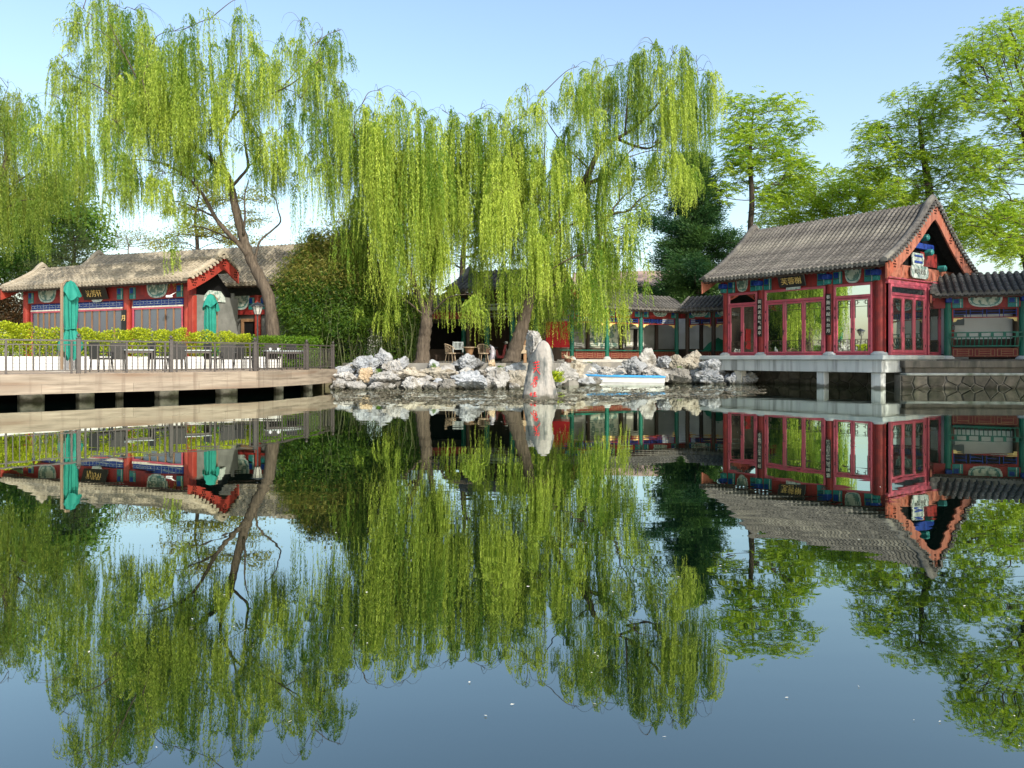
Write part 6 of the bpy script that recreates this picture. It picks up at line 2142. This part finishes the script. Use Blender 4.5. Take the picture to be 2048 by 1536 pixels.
for k, (lab, tr_, bl, dd, sd, nn) in enumerate([
    ('loose young tree seen through the left side of the middle willows', [(720, 680), (715, 560), (720, 480)], [(700, 440, 50, 34), (740, 480, 50, 40), (690, 500, 40, 30), (760, 430, 40, 36)], 47, 14, 80),
    ('loose tree seen between the two middle willow trunks', [(920, 660), (925, 540), (930, 470)], [(900, 440, 60, 50), (960, 470, 60, 50), (900, 510, 60, 30), (1000, 500, 40, 40), (950, 400, 60, 40)], 50, 15, 120),
    ('loose tree with thin boughs right of the right willow trunk', [(1190, 660), (1195, 540), (1200, 450)], [(1150, 430, 50, 46), (1210, 400, 60, 44), (1250, 470, 50, 50), (1180, 500, 60, 36), (1290, 400, 44, 60), (1270, 330, 60, 40), (1330, 350, 44, 40)], 52, 16, 170)]):
    branchy('broadleaf_tree', lab, dd, tr_, bl, nn, 'tree_leaf' if k else 'yellow_leaf', 1.0, r0=0.2, leaf=0.19, per=46, clump=0.5, seed=sd, depth=2.0)


# ------------------------------------------------------------------ dark evergreen behind the corridor
def evergreen(label, px, d, ytop, ybot, hwpx, seed, base_z=1.0):
    g = np.random.default_rng(seed)
    rs = random.Random(seed)
    b = at(px, 700, d)
    zt, zb = at(px, ytop, d).z, at(px, ybot, d).z
    root = thing('evergreen_tree', label, 'tree', (b.x, d, base_z))
    H = zt - base_z
    tm = MB()
    tm.tube([(0, 0, -0.1), (0.05, 0, H * 0.5), (0, 0, H)], [0.32, 0.18, 0.03], 8)
    P, D, T = [], [], []
    W = hwpx / FOC * d
    nbr = 125
    for q in range(nbr):
        f = rs.random() ** 1.25
        z = (zb - base_z) + f * (H - (zb - base_z)) * 0.98
        a = rs.uniform(0, 6.283)
        lump = 0.80 + 0.28 * math.sin(a * 3 + f * 9) + 0.2 * math.sin(f * 23 + a)
        rl = max(0.5, W * (1 - f) ** 0.72 * lump * rs.uniform(0.7, 1.08))
        tipz = rs.uniform(-0.18, 0.30) * rl
        bl = [Vector((0, 0, z)), Vector((math.cos(a) * rl * 0.5, math.sin(a) * rl * 0.5, z + tipz * 0.2)), Vector((math.cos(a) * rl, math.sin(a) * rl, z + tipz))]
        tm.tube(bl, [0.05, 0.03, 0.01], 4)
        nb = int(6 + rl * 4)
        sh = rs.gauss(0.42, 0.26)
        for s in range(nb):
            t = 0.25 + 0.78 * (s + rs.random()) / nb
            c = bl[0].lerp(bl[2], t) + Vector((rs.gauss(0, 0.16), rs.gauss(0, 0.16), rs.gauss(0, 0.22)))
            m = 62
            wv = rs.uniform(0.16, 0.34)
            off = g.normal(size=(m, 3)) * np.array([wv, wv, wv * 0.62])
            P.append(np.array(c[:]) + off)
            D.append(off + np.array([math.cos(a), math.sin(a), 0.45]) * 0.22 + g.normal(size=(m, 3)) * 0.10)
            T.append(sh + rs.gauss(0, 0.12) + g.normal(0, 0.10, m) + off[:, 2] / wv * 0.12)
    P, D, T = np.concatenate(P), np.concatenate(D), np.concatenate(T)
    n = len(P)
    ob('trunk', tm, 'bark_dark', root)
    ob('crown', leaf_mesh('crown', P, D, g.uniform(0.16, 0.32, n), g.uniform(0.05, 0.09, n), T, 'conifer_leaf', tri=True), None, root)
    print('evergreen', n)


evergreen('dark green evergreen rising behind the corridor left of the pavilion', 1390, 50, 305, 615, 124, 41)


# ------------------------------------------------------------------ bamboo
def bamboo():
    d = 34.6
    root = thing('bamboo_clump', 'dense dark bamboo thicket between the deck and the left willow trunk', 'bamboo', (at(690, 700, d).x, d, 0.75))
    org = Vector(root.location)
    g = np.random.default_rng(51)
    cm = []
    for v in range(6):
        bend = random.uniform(-0.5, 0.5)
        mb = MB()
        pts = [(bend * (i / 7) ** 2, 0.15 * math.sin(i + v), 3.9 * i / 7) for i in range(8)]
        mb.tube(pts, [0.021, 0.021, 0.020, 0.019, 0.016, 0.012, 0.008, 0.004], 5)
        for i in range(1, 14):
            t = i / 14
            mb.lathe([(0.024, 3.9 * t), (0.031, 3.9 * t + 0.012), (0.024, 3.9 * t + 0.024)], 5, (bend * t * t, 0.15 * math.sin(t * 7 + v)))
        m = mb.mesh('culm')
        m.materials.append(MAT['culm'])
        cm.append(m)
    for k in range(120):
        px = random.uniform(578, 832)
        dd = d + random.uniform(-1.3, 1.5)
        p = at(px, 700, dd) - org
        o = ob('culm', cm[k % 6], parent=root, loc=(p.x, p.y, random.uniform(-0.9, 0.1)))
        o.rotation_euler = (random.uniform(-0.07, 0.07), random.uniform(-0.08, 0.08), random.uniform(0, 6))
    # leaf masses
    n = 105000
    bl = [(598, 620, 40, 56), (636, 565, 54, 66), (686, 560, 56, 66), (736, 590, 56, 60), (786, 625, 44, 44), (590, 560, 30, 50), (612, 505, 16, 30), (650, 490, 22, 26), (700, 488, 24, 26), (735, 510, 18, 30), (770, 545, 16, 28), (672, 474, 10, 18), (720, 478, 9, 16), (628, 484, 9, 18), (640, 640, 56, 50), (700, 640, 60, 40)]
    ncl = 1300
    cl = blob_points(bl, d, ncl, 1.5, g)
    C = np.array([p[:] for p in cl]) - np.array(org[:])
    idx = g.integers(0, ncl, n)
    off = g.normal(size=(n, 3)) * np.array([0.26, 0.26, 0.20])
    P = C[idx] + off
    sh = g.normal(0.35, 0.2, ncl)
    z = P[:, 2] + org.z
    tint = sh[idx] + g.normal(0, 0.15, n)
    D = rdir(n) * np.array([1, 1, 0.5]) + np.array([0, -0.1, -0.55])
    top = (z > 4.6 + g.normal(0, 0.5, n)) & (g.uniform(0, 1, n) < 0.75)
    for nm, sel, mt in (('foliage', ~top, 'bamboo_leaf'), ('foliage', top, 'bamboo_dry')):
        o = ob(nm, leaf_mesh(nm, P[sel], D[sel], g.uniform(0.13, 0.24, sel.sum()), g.uniform(0.04, 0.06, sel.sum()), tint[sel], mt, tri=True), None, root)
    # low leafy growth among the culms
    n = 26000
    P = np.stack([g.uniform(-3.0, 3.4, n), g.uniform(-1.0, 2.4, n), g.uniform(0.1, 2.9, n) ** 1.0], 1)
    ob('foliage', leaf_mesh('foliage', P, rdir(n) + np.array([0, 0, -0.3]), 0.14, 0.028, g.uniform(0, 0.7, n), 'bamboo_leaf'), None, root)


bamboo()

# ------------------------------------------------------------------ far house behind the evergreen
fh = thing('far_house', 'pale plastered house with red roof far behind the willow and evergreen', 'building', (9.2, 62, 1.0), R(-12))
ob('wall', MB().box(-4, 4, 0, 6, 0, 6.2), 'far_wall', fh)
ob('roof', remap(MB().prism([(-0.5, 6.2), (6.5, 6.2), (3, 7.8)], -4.5, 4.5), lambda a, o, z: (o, a, z)), 'far_roof', fh)
for x in (-2.6, 0, 2.6):
    wn = ob('window', MB().box(x - 0.55, x + 0.55, -0.05, 0.02, 3.6, 5.2), 'far_roof', fh)
    ob('pane', MB().box(x - 0.47, x + 0.47, -0.07, -0.052, 3.7, 5.1), 'dim_glass', wn)

# ------------------------------------------------------------------ trees on the near right bank, outside the view, that shade the right corridor
for (x, y, sd, lab) in ((23.6, 24.4, 61, 'leafy bank tree shading the pavilion gable, nearer the water'), (28.6, 26.5, 62, 'leafy bank tree shading the right corridor, farther back'), (25.0, 28.4, 63, 'low leafy bank tree close beside the right corridor')):
    pxc = 1024 + FOC * x / y
    k = FOC / y
    zc = lambda z: HORIZON - (z - EYE) * k
    lo = 3.2 if sd == 63 else 0
    bl = [(pxc, zc(10.4 - lo), 3.4 * k, 2.6 * k), (pxc - 1.6 * k, zc(8.6 - lo), 2.3 * k, 1.8 * k), (pxc + 1.8 * k, zc(8.4 - lo), 2.4 * k, 2.0 * k)]
    if sd != 63:
        bl += [(pxc - 0.6 * k, zc(6.3), 2.2 * k, 1.5 * k), (pxc + 1.2 * k, zc(5.4), 2.2 * k, 1.4 * k)]
    branchy('broadleaf_tree', lab, y, [(pxc, zc(0.7)), (pxc, zc(4 - lo / 2)), (pxc, zc(8 - lo))], bl, 170, 'tree_leaf', 0.7, r0=0.28, leaf=0.28, per=90, clump=0.6, seed=sd, depth=3.4 / (3.4 * k / 60))

# dark russet bush seen under the far left eave
bz = blob_points([(20, 620, 46, 40), (-20, 600, 40, 40), (40, 650, 40, 30), (-60, 620, 50, 50)], 47, 900, 1.6, np.random.default_rng(71))
C_ = np.repeat(np.array([q[:] for q in bz]), 12, 0)
C_ = C_ + rng.normal(size=C_.shape) * 0.22
sh_ = thing('shrub', 'dark russet bush under the far left roof corner', 'shrub', (at(20, 620, 47).x, 47, 0.7))
ob('stem', MB().tube([(0, 0, -0.05), (0.1, 0, 1.4), (0.0, 0.1, 3.0)], [0.08, 0.05, 0.02], 6), 'bark_dark', sh_)
ob('foliage', leaf_mesh('foliage', C_ - np.array(sh_.location), rdir(len(C_)), 0.2, 0.10, rng.uniform(0, 1, len(C_)), 'russet_leaf', tri=True), None, sh_)


# ------------------------------------------------------------------ small plants in the gaps of the rockery
def tuft(px, py, d, label, n, h, seed, mtl='hedge_leaf'):
    g = np.random.default_rng(seed)
    p = at(px, py, d)
    a = g.uniform(0, 2 * math.pi, n)
    P = np.stack([g.normal(0, h * 0.25, n), g.normal(0, h * 0.25, n), g.uniform(0, h * 0.75, n)], 1)
    D = np.stack([np.cos(a) * 0.7, np.sin(a) * 0.7, g.uniform(0.1, 1.0, n)], 1)
    tag(ob('rock_plant', leaf_mesh('rock_plant', P, D, g.uniform(0.5, 1.0, n) * h * 0.55, h * 0.10, g.uniform(0, 0.9, n), mtl), None, loc=p), label, 'plant', 'small plants in the rockery')


tuft(1112, 765, 32.6, 'yellow-green plant growing right of the carved stone', 260, 0.55, 81)
tuft(868, 736, 31.4, 'small green tuft on the tan slab between the willows', 90, 0.22, 82, 'shrub_leaf')
tuft(757, 748, 30.9, 'small green tuft under the tallest left boulder', 90, 0.22, 83, 'shrub_leaf')
tuft(1000, 742, 30.9, 'small green tuft on the tall white block left of the carved stone', 110, 0.24, 84, 'shrub_leaf')
tuft(1178, 733, 36.5, 'low green tuft behind the bow of the boat', 110, 0.26, 85, 'shrub_leaf')
tuft(1360, 742, 37.6, 'low green tuft between the tan boulders right of the boat', 110, 0.26, 86, 'shrub_leaf')
